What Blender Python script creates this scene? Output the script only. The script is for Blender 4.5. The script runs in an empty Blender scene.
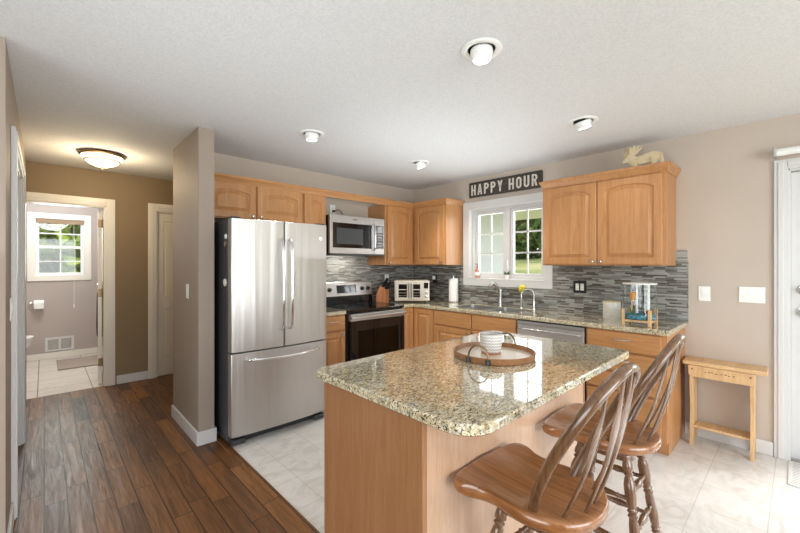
import bpy, bmesh, math, random
from mathutils import Vector, Matrix, Euler
random.seed(4)
PI = math.pi
S = bpy.context.scene
C = S.collection
XW, YW, CH = 3.835, 3.797, 2.44          # window wall, stove wall, ceiling height

# ------------------------------------------------------------------ camera
cd = bpy.data.cameras.new('camera'); cam = bpy.data.objects.new('camera', cd); C.objects.link(cam)
cd.sensor_width = 36; cd.lens = 36*377/800; cd.clip_start = .05
cam.location = (0, 0, 1.388)
cam.rotation_euler = (PI/2, 0, math.atan2(.7271, .6867)-PI/2)
cd.shift_y = -2.5/800
S.camera = cam
# ------------------------------------------------------------------ world, sun, lights
w = bpy.data.worlds.new('world'); S.world = w; w.use_nodes = True
nt = w.node_tree; bg = nt.nodes['Background']
sky = nt.nodes.new('ShaderNodeTexSky'); sky.sky_type = 'NISHITA'
sky.sun_disc = False; sky.sun_elevation = math.radians(48); sky.sun_rotation = math.radians(120)
sky.air_density = 1; sky.dust_density = 2.5; sky.ozone_density = 1
hs = nt.nodes.new('ShaderNodeHueSaturation'); hs.inputs['Saturation'].default_value = .35
nt.links.new(sky.outputs[0], hs.inputs['Color']); nt.links.new(hs.outputs[0], bg.inputs[0])
bg.inputs[1].default_value = .42
def light(name, kind, loc, direction, energy, color=(1,1,1), **k):
    d = bpy.data.lights.new(name, kind); d.energy = energy; d.color = color
    for a, b in k.items(): setattr(d, a, b)
    o = bpy.data.objects.new(name, d); C.objects.link(o); o.location = loc
    o.rotation_euler = Vector(direction).to_track_quat('-Z', 'Y').to_euler(); return o
light('sun', 'SUN', (6, -3, 6), (-.62, .50, -.95), .45, (1, .95, .88), angle=math.radians(1.5))
light('dining_window_light', 'AREA', (.7, -3.35, 1.35), (.03, 1, -.03), 105, (.90, .95, 1), shape='RECTANGLE', size=3.4, size_y=1.9)
light('living_window_light', 'AREA', (-3.1, .3, 1.35), (1, .6, .0), 66, (.90, .95, 1), shape='RECTANGLE', size=3.2, size_y=1.8)
light('patio_door_light', 'AREA', (3.7, -2.1, 1.15), (-1, .3, -.1), 3, (.92, .96, 1), shape='RECTANGLE', size=1.5, size_y=2.0)
light('ceiling_fill_light', 'AREA', (2.5, 2.2, 1.42), (0, 0, 1), 6.5, (.86, .93, 1), shape='RECTANGLE', size=1.5, size_y=1.1)  # added upward fill panel, no real source; lifts the ceiling by the corner
light('ceiling_fill_light', 'AREA', (.3, 1.4, 1.42), (0, 0, 1), 6, (.86, .93, 1), shape='RECTANGLE', size=1.6, size_y=2.2)  # second added fill panel, for the ceiling towards the hall
light('kitchen_window_light', 'AREA', (3.992, 2.32, 1.64), (-1, 0, -.12), 6.5, (.93, .97, 1), shape='RECTANGLE', size=.9, size_y=.82)
light('bath_window_light', 'AREA', (.18, 7.45, 1.62), (0, -1, -.15), 9, (.93, 1, .93), shape='RECTANGLE', size=.45, size_y=.75)
light('bath_fill_light', 'POINT', (.1, 6.5, 2.2), (0, 0, -1), 30, (.95, .97, 1), shadow_soft_size=.25)  # added fill without a fixture, brightens the bathroom walls
S.view_settings.view_transform = 'Standard'; S.view_settings.look = 'None'
S.view_settings.exposure = .58; S.view_settings.gamma = 1
try: S.view_settings.use_curve_mapping = False
except Exception: pass
S.cycles.max_bounces = 10; S.cycles.diffuse_bounces = 5; S.cycles.glossy_bounces = 5; S.cycles.transmission_bounces = 8
S.cycles.use_denoising = True; S.cycles.sample_clamp_indirect = 6; S.cycles.caustics_reflective = False; S.cycles.caustics_refractive = False

# ------------------------------------------------------------------ materials
def srgb(r, g, b):
    f = lambda c: (c/12.92 if c <= .04045 else ((c+.055)/1.055)**2.4)
    return (f(r/255), f(g/255), f(b/255), 1)
class NT:
    def __init__(s, name, col=(.5,.5,.5,1), rough=.5, metal=0, spec=.5):
        s.m = bpy.data.materials.new(name); s.m.use_nodes = True; s.t = s.m.node_tree
        s.b = s.t.nodes['Principled BSDF']
        s.b.inputs['Base Color'].default_value = col; s.b.inputs['Roughness'].default_value = rough
        s.b.inputs['Metallic'].default_value = metal; s.b.inputs['Specular IOR Level'].default_value = spec
    def n(s, t, **k):
        o = s.t.nodes.new('ShaderNode'+t)
        for a, b in k.items(): setattr(o, a, b)
        return o
    def l(s, a, b): s.t.links.new(a, b)
    def coord(s, scale=(1,1,1), rot=(0,0,0), loc=(0,0,0), kind='Object'):
        tc = s.n('TexCoord'); mp = s.n('Mapping'); s.l(tc.outputs[kind], mp.inputs[0])
        mp.inputs['Scale'].default_value = scale; mp.inputs['Rotation'].default_value = rot; mp.inputs['Location'].default_value = loc
        return mp.outputs[0]
    def noise(s, vec, scale=5, detail=3, rough=.5, dist=0):
        o = s.n('TexNoise'); s.l(vec, o.inputs['Vector']); o.inputs['Scale'].default_value = scale
        o.inputs['Detail'].default_value = detail; o.inputs['Roughness'].default_value = rough; o.inputs['Distortion'].default_value = dist
        return o.outputs['Fac']
    def ramp(s, fac, stops, interp='LINEAR'):
        o = s.n('ValToRGB'); s.l(fac, o.inputs[0]); r = o.color_ramp; r.interpolation = interp
        while len(r.elements) < len(stops): r.elements.new(.5)
        for e, (p, c) in zip(r.elements, stops): e.position = p; e.color = c
        return o.outputs[0]
    def mix(s, a, b, fac, mode='MIX'):
        o = s.n('Mix', data_type='RGBA', blend_type=mode)
        for sock, v in ((o.inputs[0], fac), (o.inputs[6], a), (o.inputs[7], b)):
            if hasattr(v, 'links'): s.l(v, sock)
            else: sock.default_value = v
        return o.outputs[2]
    def bump(s, h, strength=.3, dist=.01):
        o = s.n('Bump'); s.l(h, o.inputs['Height']); o.inputs['Strength'].default_value = strength; o.inputs['Distance'].default_value = dist
        s.l(o.outputs[0], s.b.inputs['Normal']); return o
    def col(s, c): s.l(c, s.b.inputs['Base Color'])
def g(v): return (v, v, v, 1)
def plain(name, col, rough=.5, metal=0, spec=.5, var=.05, scale=8):
    q = NT(name, col, rough, metal, spec)
    f = q.noise(q.coord(), scale, 2)
    c2 = tuple(max(0, c*(1-var)) for c in col[:3])+(1,); c3 = tuple(min(1, c*(1+var)) for c in col[:3])+(1,)
    q.col(q.ramp(f, [(.3, c2), (.7, c3)])); return q.m
M = {}
def paint(name, col, bumpy=.06):
    q = NT(name, col, .62, 0, .35); v = q.coord()
    q.bump(q.noise(v, 220, 2), bumpy, .004)
    c2 = tuple(c*.97 for c in col[:3])+(1,)
    q.col(q.ramp(q.noise(v, 1.3, 2), [(.3, c2), (.7, col)])); M[name] = q.m
paint('kitchen_paint', srgb(195, 182, 169))
paint('taupe_paint', srgb(158, 144, 131))
paint('hall_paint', srgb(140, 120, 92))
paint('bath_paint', srgb(180, 168, 160))
q = NT('ceiling_texture', srgb(232, 232, 230), .8, 0, .2); v = q.coord()
h = q.ramp(q.noise(v, 95, 4, .65, .8), [(.42, g(0)), (.62, g(1))]); q.bump(h, .22, .005)
q.col(q.ramp(q.noise(v, 90, 3), [(.3, srgb(219, 220, 220)), (.65, srgb(230, 231, 231))])); M['ceiling'] = q.m
M['white_trim'] = plain('white_trim', srgb(210, 209, 207), .35, 0, .5, .01)
M['cream_trim'] = plain('cream_trim', srgb(228, 222, 210), .35, 0, .5, .01)
def wood(name, c_dark, c_mid, c_light, axis='z', rough=.35, k=1.0, spec=.5, contrast=1, coat=0):
    q = NT(name, c_mid, rough, 0, spec)
    sc = {'z': (9*k, 9*k, .7*k), 'x': (.7*k, 9*k, 9*k), 'y': (9*k, .7*k, 9*k)}[axis]
    v = q.coord(sc)
    f = q.noise(v, 3.2, 6, .62, .8)
    f2 = q.noise(q.coord(tuple(a*4 for a in sc)), 5, 4, .6)
    c = q.ramp(f, [(.25, c_dark), (.5, c_mid), (.75, c_light)])
    c = q.mix(c, q.ramp(f2, [(.35, g(.80)), (.6, g(1.0))]), .55*contrast, 'MULTIPLY')
    q.col(c); q.bump(f2, .05, .002)
    if coat: q.b.inputs['Coat Weight'].default_value = coat; q.b.inputs['Coat Roughness'].default_value = .12 if coat < 1 else .22
    M[name] = q.m
wood('cabinet_wood', srgb(172, 118, 72), srgb(186, 133, 84), srgb(199, 148, 98), 'z')
wood('cabinet_wood_x', srgb(172, 118, 72), srgb(186, 133, 84), srgb(199, 148, 98), 'x')
wood('island_wood', srgb(150, 104, 66), srgb(162, 114, 74), srgb(172, 126, 86), 'z', .42, 1.6, coat=1)
wood('stool_wood', srgb(78, 52, 34), srgb(108, 76, 50), srgb(134, 98, 68), 'z', .25, 1.5, coat=.7)
wood('stool_seat_wood', srgb(112, 71, 40), srgb(148, 97, 56), srgb(174, 122, 76), 'y', .25, 1.6, coat=.5)
wood('pine', srgb(196, 156, 108), srgb(216, 178, 130), srgb(228, 195, 150), 'z', .5)
wood('pine_y', srgb(196, 156, 108), srgb(216, 178, 130), srgb(228, 195, 150), 'y', .5)
wood('tray_wood', srgb(120, 82, 52), srgb(152, 108, 72), srgb(172, 128, 90), 'x', .35, 1.5)
wood('tray_bed', srgb(190, 172, 152), srgb(208, 192, 174), srgb(220, 206, 190), 'x', .3, 1.5)
wood('block_wood', srgb(160, 100, 64), srgb(184, 122, 82), srgb(198, 138, 98), 'z', .4)
wood('plywood', srgb(206, 186, 148), srgb(220, 202, 165), srgb(230, 214, 180), 'y', .6)
wood('island_wood_lit', srgb(196, 158, 128), srgb(206, 169, 138), srgb(214, 180, 150), 'z', .4, 1.6, coat=1)  # island wood lightened for the back panel: floor bounce put into its colour
# granite
def granite(name, spec=.6, rough=.07):
    q = NT(name, srgb(200,185,150), rough, 0, spec); v = q.coord((1, 1, 1))
    vs = q.coord((1.0, 1.9, 1.4), rot=(0, 0, .5))
    base = q.ramp(q.noise(vs, 34, 5, .68, .6), [(.34, srgb(128, 108, 80)), (.42, srgb(192, 174, 134)), (.50, srgb(222, 208, 170)), (.66, srgb(238, 230, 204))])
    grey = q.ramp(q.noise(vs, 52, 4, .7), [(.50, g(0)), (.60, g(1))])
    c = q.mix(base, srgb(176, 172, 156), grey)
    dk = q.ramp(q.noise(vs, 85, 4, .75, .3), [(.53, g(0)), (.57, g(1))])
    cl = q.ramp(q.noise(v, 9, 2), [(.3, g(.55)), (.5, g(1))])
    fac = q.mix(g(0), dk, cl)
    c = q.mix(c, srgb(40, 32, 28), fac)
    br = q.ramp(q.noise(vs, 60, 3, .6, 1.0), [(.62, g(0)), (.68, g(.8))])
    c = q.mix(c, srgb(134, 100, 66), br)
    q.b.inputs['Coat Weight'].default_value = 1; q.b.inputs['Coat IOR'].default_value = 1.5; q.b.inputs['Coat Roughness'].default_value = .02
    q.col(c); M[name] = q.m
granite('granite')
# mosaic splash
q = NT('mosaic', g(.3), .16, 0, .6)
tc = q.n('TexCoord'); sp = q.n('SeparateXYZ'); q.l(tc.outputs['Object'], sp.inputs[0])
ad = q.n('Math', operation='ADD'); q.l(sp.outputs[0], ad.inputs[0]); q.l(sp.outputs[1], ad.inputs[1])
cb = q.n('CombineXYZ'); q.l(ad.outputs[0], cb.inputs[0]); q.l(sp.outputs[2], cb.inputs[1])
def brick(q, vec, bw, rh, mortar=.0008, off=.5, offf=2, sq=1, sqf=2, bias=0):
    b = q.n('TexBrick'); q.l(vec, b.inputs['Vector']); b.inputs['Scale'].default_value = 1
    b.inputs['Brick Width'].default_value = bw; b.inputs['Row Height'].default_value = rh
    b.inputs['Mortar Size'].default_value = mortar; b.inputs['Mortar Smooth'].default_value = .1
    b.inputs['Color1'].default_value = g(0); b.inputs['Color2'].default_value = g(1); b.inputs['Mortar'].default_value = g(.5)
    b.offset = off; b.offset_frequency = offf; b.squash = sq; b.squash_frequency = sqf; b.inputs['Bias'].default_value = bias
    return b
b1 = brick(q, cb.outputs[0], .135, .0135, .0009, .37, 3, .62, 2)
c = q.ramp(b1.outputs['Color'], [(0, srgb(84, 77, 73)), (.14, srgb(112, 106, 100)), (.28, srgb(132, 133, 128)), (.45, srgb(150, 152, 146)), (.60, srgb(120, 119, 114)), (.75, srgb(164, 165, 158)), (.90, srgb(98, 92, 87)), (1, srgb(140, 136, 128))], 'CONSTANT')
c = q.mix(c, q.ramp(q.noise(cb.outputs[0], 60, 3), [(.3, g(.8)), (.7, g(1.1))]), .6, 'MULTIPLY')
c = q.mix(c, srgb(140, 138, 132), b1.outputs['Fac']); q.col(c)
q.l(q.ramp(b1.outputs['Color'], [(0, g(.12)), (.5, g(.35)), (1, g(.1))]), q.b.inputs['Roughness'])
inv = q.n('Math', operation='SUBTRACT'); inv.inputs[0].default_value = 1; q.l(b1.outputs['Fac'], inv.inputs[1])
q.bump(inv.outputs[0], .4, .002); M['mosaic'] = q.m
# plank floor
q = NT('plank_floor', g(.1), .3, 0, .32)
tc = q.n('TexCoord'); sp = q.n('SeparateXYZ'); q.l(tc.outputs['Object'], sp.inputs[0])
cb = q.n('CombineXYZ'); q.l(sp.outputs[1], cb.inputs[0]); q.l(sp.outputs[0], cb.inputs[1])
b1 = brick(q, cb.outputs[0], .78, .1015, .0028, .41, 2, .68, 3)
mp = q.n('Mapping'); q.l(cb.outputs[0], mp.inputs[0]); mp.inputs['Scale'].default_value = (1.2, 14, 1)
addv = q.n('VectorMath', operation='ADD'); q.l(mp.outputs[0], addv.inputs[0]); q.l(b1.outputs['Color'], addv.inputs[1])
sc2 = q.n('VectorMath', operation='SCALE'); q.l(b1.outputs['Color'], sc2.inputs[0]); sc2.inputs['Scale'].default_value = 7
q.l(sc2.outputs[0], addv.inputs[1])
gr = q.noise(addv.outputs[0], 2.2, 6, .65, 1.2)
bl = q.noise(addv.outputs[0], .9, 3, .5, .5)
c = q.ramp(b1.outputs['Color'], [(0, srgb(74, 46, 24)), (.35, srgb(122, 80, 42)), (.7, srgb(94, 60, 32)), (1, srgb(144, 97, 52))])
c = q.mix(c, q.ramp(gr, [(.3, g(.45)), (.62, g(1.15))]), .85, 'MULTIPLY')
c = q.mix(c, q.ramp(bl, [(.32, g(.6)), (.5, g(1))]), .6, 'MULTIPLY')
c = q.mix(c, srgb(26, 15, 9), b1.outputs['Fac']); q.col(c)
q.l(q.ramp(gr, [(.3, g(.5)), (.7, g(.34))]), q.b.inputs['Roughness'])
inv = q.n('Math', operation='SUBTRACT'); inv.inputs[0].default_value = 1; q.l(b1.outputs['Fac'], inv.inputs[1])
wv = q.noise(addv.outputs[0], 1.6, 3, .6, .3)
ml = q.n('Math', operation='MULTIPLY_ADD'); q.l(wv, ml.inputs[0]); ml.inputs[1].default_value = .9; q.l(inv.outputs[0], ml.inputs[2])
q.bump(ml.outputs[0], .55, .006); M['plank_floor'] = q.m
# tile floors
def tile(name, size, base, dark, grout, ox=0, oy=0, rough=.22, ms=.0022):
    q = NT(name, base, rough, 0, .5); v = q.coord(loc=(ox, oy, 0))
    b = brick(q, v, size, size, ms, 0, 2, 1, 2)
    n1 = q.noise(q.coord((1, 1.6, 1), rot=(0, 0, .7)), 5, 6, .62, 1.6)
    c = q.ramp(n1, [(.34, dark), (.52, base), (.7, tuple(min(1, x*1.05) for x in base[:3])+(1,))])
    c = q.mix(c, q.ramp(b.outputs['Color'], [(0, g(.97)), (1, g(1.0))]), 1, 'MULTIPLY')
    c = q.mix(c, grout, b.outputs['Fac']); q.col(c)
    q.bump(q.noise(v, 30, 3), .04, .003); M[name] = q.m
tile('kitchen_tile', .305, srgb(219, 217, 213), srgb(206, 202, 196), srgb(192, 187, 179), -1.2+.305*4, -.113+.305*1)
tile('bath_tile', .45, srgb(214, 205, 196), srgb(204, 194, 184), srgb(120, 108, 98), .05, .1, .3, .005)
# metals, plastics, glass
def steel(name, col, rough=.24, axis='x', metal=.95, wav=.25):
    q = NT(name, col, rough, metal, .5)
    v = q.coord({'x': (.5, 60, 60), 'z': (60, 60, .5), 'y': (60, .5, 60)}[axis])
    n = q.noise(v, 8, 3)
    q.l(q.ramp(n, [(.3, g(rough*.75)), (.7, g(rough*1.25))]), q.b.inputs['Roughness'])
    if 'front' in name: n = q.noise(q.coord((7, 7, .22)), 1.3, 2, .5, .2); q.bump(n, .5, .02)
    else: q.bump(n, .02, .001)
    M[name] = q.m
steel('steel', srgb(188, 186, 184), .38, 'z', .9)
steel('steel_front', srgb(190, 187, 183), .42, 'z', .9)
steel('steel_dark', srgb(205, 200, 195), .45, 'x', .85)
M['chrome'] = plain('chrome', srgb(225, 225, 225), .1, 1, .5, .01)
M['nickel'] = plain('nickel', srgb(200, 198, 192), .25, 1, .5, .01)
M['black_plastic'] = plain('black_plastic', srgb(26, 26, 28), .35)
M['black_gloss'] = plain('black_gloss', srgb(14, 14, 16), .06, 0, .7)
M['fridge_side'] = plain('fridge_side', srgb(66, 66, 68), .45); M['dark_grey'] = plain('dark_grey', srgb(58, 60, 62), .4)
M['burner'] = plain('burner_grey', srgb(70, 70, 74), .3)
M['white_plastic'] = plain('white_plastic', srgb(238, 238, 234), .3, 0, .5, .01)
M['white_ceramic'] = plain('white_ceramic', srgb(238, 236, 232), .15, 0, .6, .01)
M['paper'] = plain('paper', srgb(240, 238, 234), .85, 0, .2, .02, 60)
M['towel_black'] = plain('towel_black', srgb(28, 27, 30), .9, 0, .2, .3, 50)
M['curtain'] = plain('curtain_cloth', srgb(226, 222, 214), .8, 0, .2)
M['rug'] = plain('rug_cloth', srgb(160, 146, 136), .95, 0, .1, .15, 70)
M['toaster'] = plain('toaster_metal', srgb(208, 200, 184), .28, .6, .5, .02)
M['bronze'] = plain('bronze', srgb(120, 96, 66), .35, .8)
M['yellow'] = plain('yellow_sponge', srgb(232, 214, 60), .7)
M['soap'] = plain('soap_liquid', srgb(196, 140, 116), .2)
M['leaf'] = plain('leaf_green', srgb(74, 104, 54), .5, 0, .3, .3, 20)
M['orange'] = plain('orange_ornament', srgb(224, 150, 70), .4)
M['brown'] = plain('brown_ornament', srgb(120, 70, 46), .5)
M['blind'] = plain('blind_fabric', srgb(176, 150, 122), .7)
M['sign_white'] = plain('sign_letter', srgb(214, 206, 194), .7, 0, .2, .1, 40)
wood('sign_board', srgb(58, 54, 50), srgb(76, 70, 65), srgb(96, 88, 80), 'x', .7, 2, .2)
wood('trunk', srgb(80, 68, 54), srgb(100, 86, 68), srgb(120, 104, 84), 'z', .9, .5, .1)
def glass(name, tint=(1,1,1,1), spec=.5, a=.12):
    q = NT(name, tint, .02); m = q.m
    tr = q.n('BsdfTransparent'); tr.inputs[0].default_value = tint
    gl = q.n('BsdfGlossy'); gl.inputs['Roughness'].default_value = .02
    fr = q.n('Fresnel'); ge = q.n('NewGeometry'); mr = q.n('MapRange'); q.l(ge.outputs['Backfacing'], mr.inputs[0]); mr.inputs[3].default_value = 1.45; mr.inputs[4].default_value = 1/1.45; q.l(mr.outputs[0], fr.inputs[0])
    mx = q.n('MixShader'); q.l(fr.outputs[0], mx.inputs[0]); q.l(tr.outputs[0], mx.inputs[1]); q.l(gl.outputs[0], mx.inputs[2])
    q.l(mx.outputs[0], q.t.nodes['Material Output'].inputs[0]); M[name] = m
glass('glass'); glass('tank_glass', (.96, .975, .98, 1)); glass('oven_glass', (.22, .22, .23, 1))
def emis(name, col, st):
    q = NT(name, col, .5); q.b.inputs['Emission Color'].default_value = col; q.b.inputs['Emission Strength'].default_value = st; M[name] = q.m
emis('bulb', (1, .98, .95, 1), 2.2)
emis('lamp_bowl', (1, .86, .62, 1), 1.9)
q = NT('gravel', srgb(60, 150, 170), .5); vo = q.n('TexVoronoi'); q.l(q.coord(), vo.inputs['Vector']); vo.inputs['Scale'].default_value = 110
q.col(q.ramp(vo.outputs['Color'], [(.2, srgb(30, 80, 100)), (.55, srgb(58, 140, 160)), (.9, srgb(140, 190, 196))])); q.bump(vo.outputs['Distance'], .6, .004); M['gravel'] = q.m
q = NT('speckled', srgb(225, 222, 214), .4); vo = q.n('TexVoronoi'); q.l(q.coord(), vo.inputs['Vector']); vo.inputs['Scale'].default_value = 90
q.col(q.ramp(vo.outputs['Distance'], [(.16, srgb(138, 136, 128)), (.24, srgb(222, 220, 212))])); M['speckled'] = q.m
# cup pattern: rows of little chevrons
q = NT('cup_glaze', srgb(226, 222, 216), .35)
tc = q.n('TexCoord'); sp = q.n('SeparateXYZ'); q.l(tc.outputs['Object'], sp.inputs[0])
at = q.n('Math', operation='ARCTAN2'); q.l(sp.outputs[0], at.inputs[0]); q.l(sp.outputs[1], at.inputs[1])
m1 = q.n('Math', operation='MULTIPLY'); q.l(at.outputs[0], m1.inputs[0]); m1.inputs[1].default_value = .056
pp = q.n('Math', operation='PINGPONG'); q.l(m1.outputs[0], pp.inputs[0]); pp.inputs[1].default_value = .008
m2 = q.n('Math', operation='ADD'); q.l(sp.outputs[2], m2.inputs[0]); q.l(pp.outputs[0], m2.inputs[1])
md = q.n('Math', operation='PINGPONG'); q.l(m2.outputs[0], md.inputs[0]); md.inputs[1].default_value = .0075
m3 = q.n('Math', operation='MULTIPLY'); q.l(md.outputs[0], m3.inputs[0]); m3.inputs[1].default_value = 133
q.col(q.ramp(m3.outputs[0], [(.5, srgb(172, 166, 160)), (.62, srgb(232, 228, 222))])); M['cup_glaze'] = q.m
# outside
q = NT('grass', srgb(140, 150, 70), .95, 0, .1); v = q.coord()
c = q.ramp(q.noise(q.coord((.25, .25, .25)), 1.1, 4, .6), [(.35, srgb(100, 114, 68)), (.5, srgb(140, 144, 92)), (.65, srgb(164, 160, 116))])
c = q.mix(c, q.ramp(q.noise(v, 6, 4, .7), [(.3, g(.75)), (.7, g(1.05))]), .7, 'MULTIPLY'); q.col(c); M['grass'] = q.m
def leafm(name, a, b, c_):
    q = NT(name, b, .7, 0, .2); q.col(q.ramp(q.noise(q.coord(), 1.6, 5, .7), [(.3, a), (.5, b), (.7, c_)])); M[name] = q.m
leafm('leaves_dark', srgb(62, 84, 44), srgb(92, 116, 60), srgb(128, 148, 84))
leafm('leaves_light', srgb(70, 98, 34), srgb(118, 142, 52), srgb(166, 184, 84))
q = NT('siding', srgb(226, 236, 252), .5); tc = q.n('TexCoord'); sp = q.n('SeparateXYZ'); q.l(tc.outputs['Object'], sp.inputs[0])
m1 = q.n('Math', operation='MODULO'); q.l(sp.outputs[2], m1.inputs[0]); m1.inputs[1].default_value = .11
m2 = q.n('Math', operation='MULTIPLY'); q.l(m1.outputs[0], m2.inputs[0]); m2.inputs[1].default_value = 9
q.bump(m2.outputs[0], .6, .012); M['siding'] = q.m

# ------------------------------------------------------------------ mesh helpers
def new(): return bmesh.new()
def bx(bm, x0, x1, y0, y1, z0, z1):
    vs = [bm.verts.new(p) for p in ((x0,y0,z0),(x1,y0,z0),(x1,y1,z0),(x0,y1,z0),(x0,y0,z1),(x1,y0,z1),(x1,y1,z1),(x0,y1,z1))]
    for f in ((3,2,1,0),(4,5,6,7),(0,1,5,4),(1,2,6,5),(2,3,7,6),(3,0,4,7)): bm.faces.new([vs[i] for i in f])
    return vs
def box(x0, x1, y0, y1, z0, z1):
    bm = new(); bx(bm, x0, x1, y0, y1, z0, z1); return bm
def bridge(bm, rings, closed=True, cap0=True, cap1=True):
    vr = [[bm.verts.new(p) for p in r] for r in rings]
    for a, b in zip(vr, vr[1:]):
        n = len(a)
        for i in range(n if closed else n-1):
            j = (i+1) % n; bm.faces.new((a[i], a[j], b[j], b[i]))
    if cap0 and closed: bm.faces.new(list(reversed(vr[0])))
    if cap1 and closed: bm.faces.new(vr[-1])
    return vr
def frame_of(d):
    d = d.normalized(); up = Vector((0,0,1)) if abs(d.z) < .95 else Vector((1,0,0))
    a = d.cross(up).normalized(); return a, d.cross(a).normalized()*-1
def lathe(bm, prof, p0=(0,0,0), p1=(0,0,1), n=24, scale=True):
    """prof: (t, r); t along p0->p1 as a fraction when scale, else metres"""
    p0, p1 = Vector(p0), Vector(p1); d = p1-p0; L = d.length; u = d/L; a = Vector((1,0,0)) if abs(u.z) > .999 else frame_of(u)[0]; b = u.cross(a)
    rings = []
    for t, r in prof:
        c = p0+u*(t*L if scale else t)
        rings.append([c+(a*math.cos(2*PI*i/n)+b*math.sin(2*PI*i/n))*max(r, 1e-5) for i in range(n)])
    bridge(bm, rings)
def cyl(bm, p0, p1, r0, r1=None, n=20): lathe(bm, [(0, r0), (1, r0 if r1 is None else r1)], p0, p1, n)
def spline(pts, k=6):
    P_ = [Vector(p) for p in pts]; out = []
    for i in range(len(P_)-1):
        a, b = P_[i], P_[i+1]; pa = P_[i-1] if i else a*2-b; pb = P_[i+2] if i+2 < len(P_) else b*2-a
        for j in range(k):
            t = j/k; out.append(.5*((2*a)+(b-pa)*t+(2*pa-5*a+4*b-pb)*t*t+(3*a-pa-3*b+pb)*t**3))
    out.append(P_[-1]); return out
def tube(bm, pts, r=.01, n=10, rx=None, ref=None, prof=None):
    """sweep an ellipse r (in plane of ref) by rx along pts"""
    pts = [Vector(p) for p in pts]; rings = []; a = None
    for i, p in enumerate(pts):
        d = (pts[min(i+1, len(pts)-1)]-pts[max(i-1, 0)]).normalized()
        if ref is not None: a = Vector(ref)-d*Vector(ref).dot(d); a.normalize()
        elif a is None: a = frame_of(d)[0]
        else: a = (a-d*a.dot(d)).normalized()
        b = d.cross(a); s = prof[i] if prof else 1
        w_, t_ = (r*s, rx*1.0 if rx else r*s) if not isinstance(s, tuple) else s
        rings.append([p+a*math.cos(2*PI*j/n)*w_+b*math.sin(2*PI*j/n)*t_ for j in range(n)])
    bridge(bm, rings)
def prism(bm, pts, z0, z1, ax='z'):
    """extrude polygon (list of 2D) along an axis"""
    f = {'z': lambda p, q_: (p[0], p[1], q_), 'y': lambda p, q_: (p[0], q_, p[1]), 'x': lambda p, q_: (q_, p[0], p[1])}[ax]
    bridge(bm, [[f(p, z0) for p in pts], [f(p, z1) for p in pts]])
def rrect(x0, x1, y0, y1, r, k=5):
    if not isinstance(r, (list, tuple)): r = [r]*4
    out = []
    for (cx, cy, a0), rr in zip((((x0), (y0), PI), ((x1), (y0), 1.5*PI), ((x1), (y1), 0), ((x0), (y1), .5*PI)), r):
        sx = 1 if cx == x0 else -1; sy = 1 if cy == y0 else -1
        if rr <= 0: out.append((cx, cy)); continue
        for i in range(k+1):
            a = a0+i/k*PI/2; out.append((cx+sx*rr+rr*math.cos(a), cy+sy*rr+rr*math.sin(a)))
    return out
def obj(name, bm, mat, parent=None, bevel=0, smooth=False, seg=2, loc=None, rot=None, label=None, auto=None):
    bmesh.ops.recalc_face_normals(bm, faces=bm.faces)
    me = bpy.data.meshes.new(name); bm.to_mesh(me); bm.free()
    for m_ in (mat if isinstance(mat, (list, tuple)) else [mat]): me.materials.append(M[m_] if isinstance(m_, str) else m_)
    o = bpy.data.objects.new(name, me); C.objects.link(o)
    if smooth: 
        for p in me.polygons: p.use_smooth = True
        me.set_sharp_from_angle(angle=math.radians(auto or 40))
    if bevel:
        md = o.modifiers.new('bevel', 'BEVEL'); md.width = bevel; md.segments = seg; md.limit_method = 'ANGLE'; md.angle_limit = math.radians(40); md.harden_normals = False
    if parent: o.parent = parent
    if loc: o.location = loc
    if rot: o.rotation_euler = rot
    if label: o['label'] = label
    return o
def tag(o, label, cat, group=None, kind=None):
    o['label'] = label; o['category'] = cat
    if group: o['group'] = group
    if kind: o['kind'] = kind
    return o
def thing(name, label, cat, loc=(0,0,0), rz=0, group=None):
    o = bpy.data.objects.new(name, None); C.objects.link(o); o.location = loc; o.rotation_euler = (0,0,rz); o.empty_display_size = .1
    return tag(o, label, cat, group)
def struct(name, bm, mat, parent=None, bevel=0, smooth=False, label=None):
    o = obj(name, bm, mat, parent, bevel, smooth)
    if parent is None: o['kind'] = 'structure'
    if label: o['label'] = label
    return o
def dup(root, loc, rz, label=None, group=None):
    def cp(o, p):
        c = o.copy(); C.objects.link(c); c.parent = p
        for ch in list(o.children): cp(ch, c)
        return c
    r = cp(root, None); r.location = loc; r.rotation_euler = (0,0,rz)
    if label: r['label'] = label
    if group: r['group'] = group
    return r

# ================================================================== STRUCTURE
def wallbox(bm, axis, c0, c1, a0, a1, z0, z1, holes):
    """wall slab with rectangular holes (a_lo,a_hi,z_lo,z_hi); axis 'x': slab at x in c0..c1 running along y"""
    A = sorted({a0, a1, *[h[0] for h in holes], *[h[1] for h in holes]}); Z = sorted({z0, z1, *[h[2] for h in holes], *[h[3] for h in holes]})
    for i in range(len(A)-1):
        for j in range(len(Z)-1):
            ma, mz = (A[i]+A[i+1])/2, (Z[j]+Z[j+1])/2
            if any(h[0] < ma < h[1] and h[2] < mz < h[3] for h in holes): continue
            if axis == 'x': bx(bm, c0, c1, A[i], A[i+1], Z[j], Z[j+1])
            else: bx(bm, A[i], A[i+1], c0, c1, Z[j], Z[j+1])
    bmesh.ops.remove_doubles(bm, verts=bm.verts, dist=1e-5)
    seen = {}
    for f in bm.faces: seen.setdefault(tuple(round(x, 4) for x in f.calc_center_median()), []).append(f)
    bmesh.ops.delete(bm, geom=[f for fs in seen.values() if len(fs) > 1 for f in fs], context='FACES')
YH = 5.41     # hall end wall
YB = 7.53     # bathroom far wall
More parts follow.
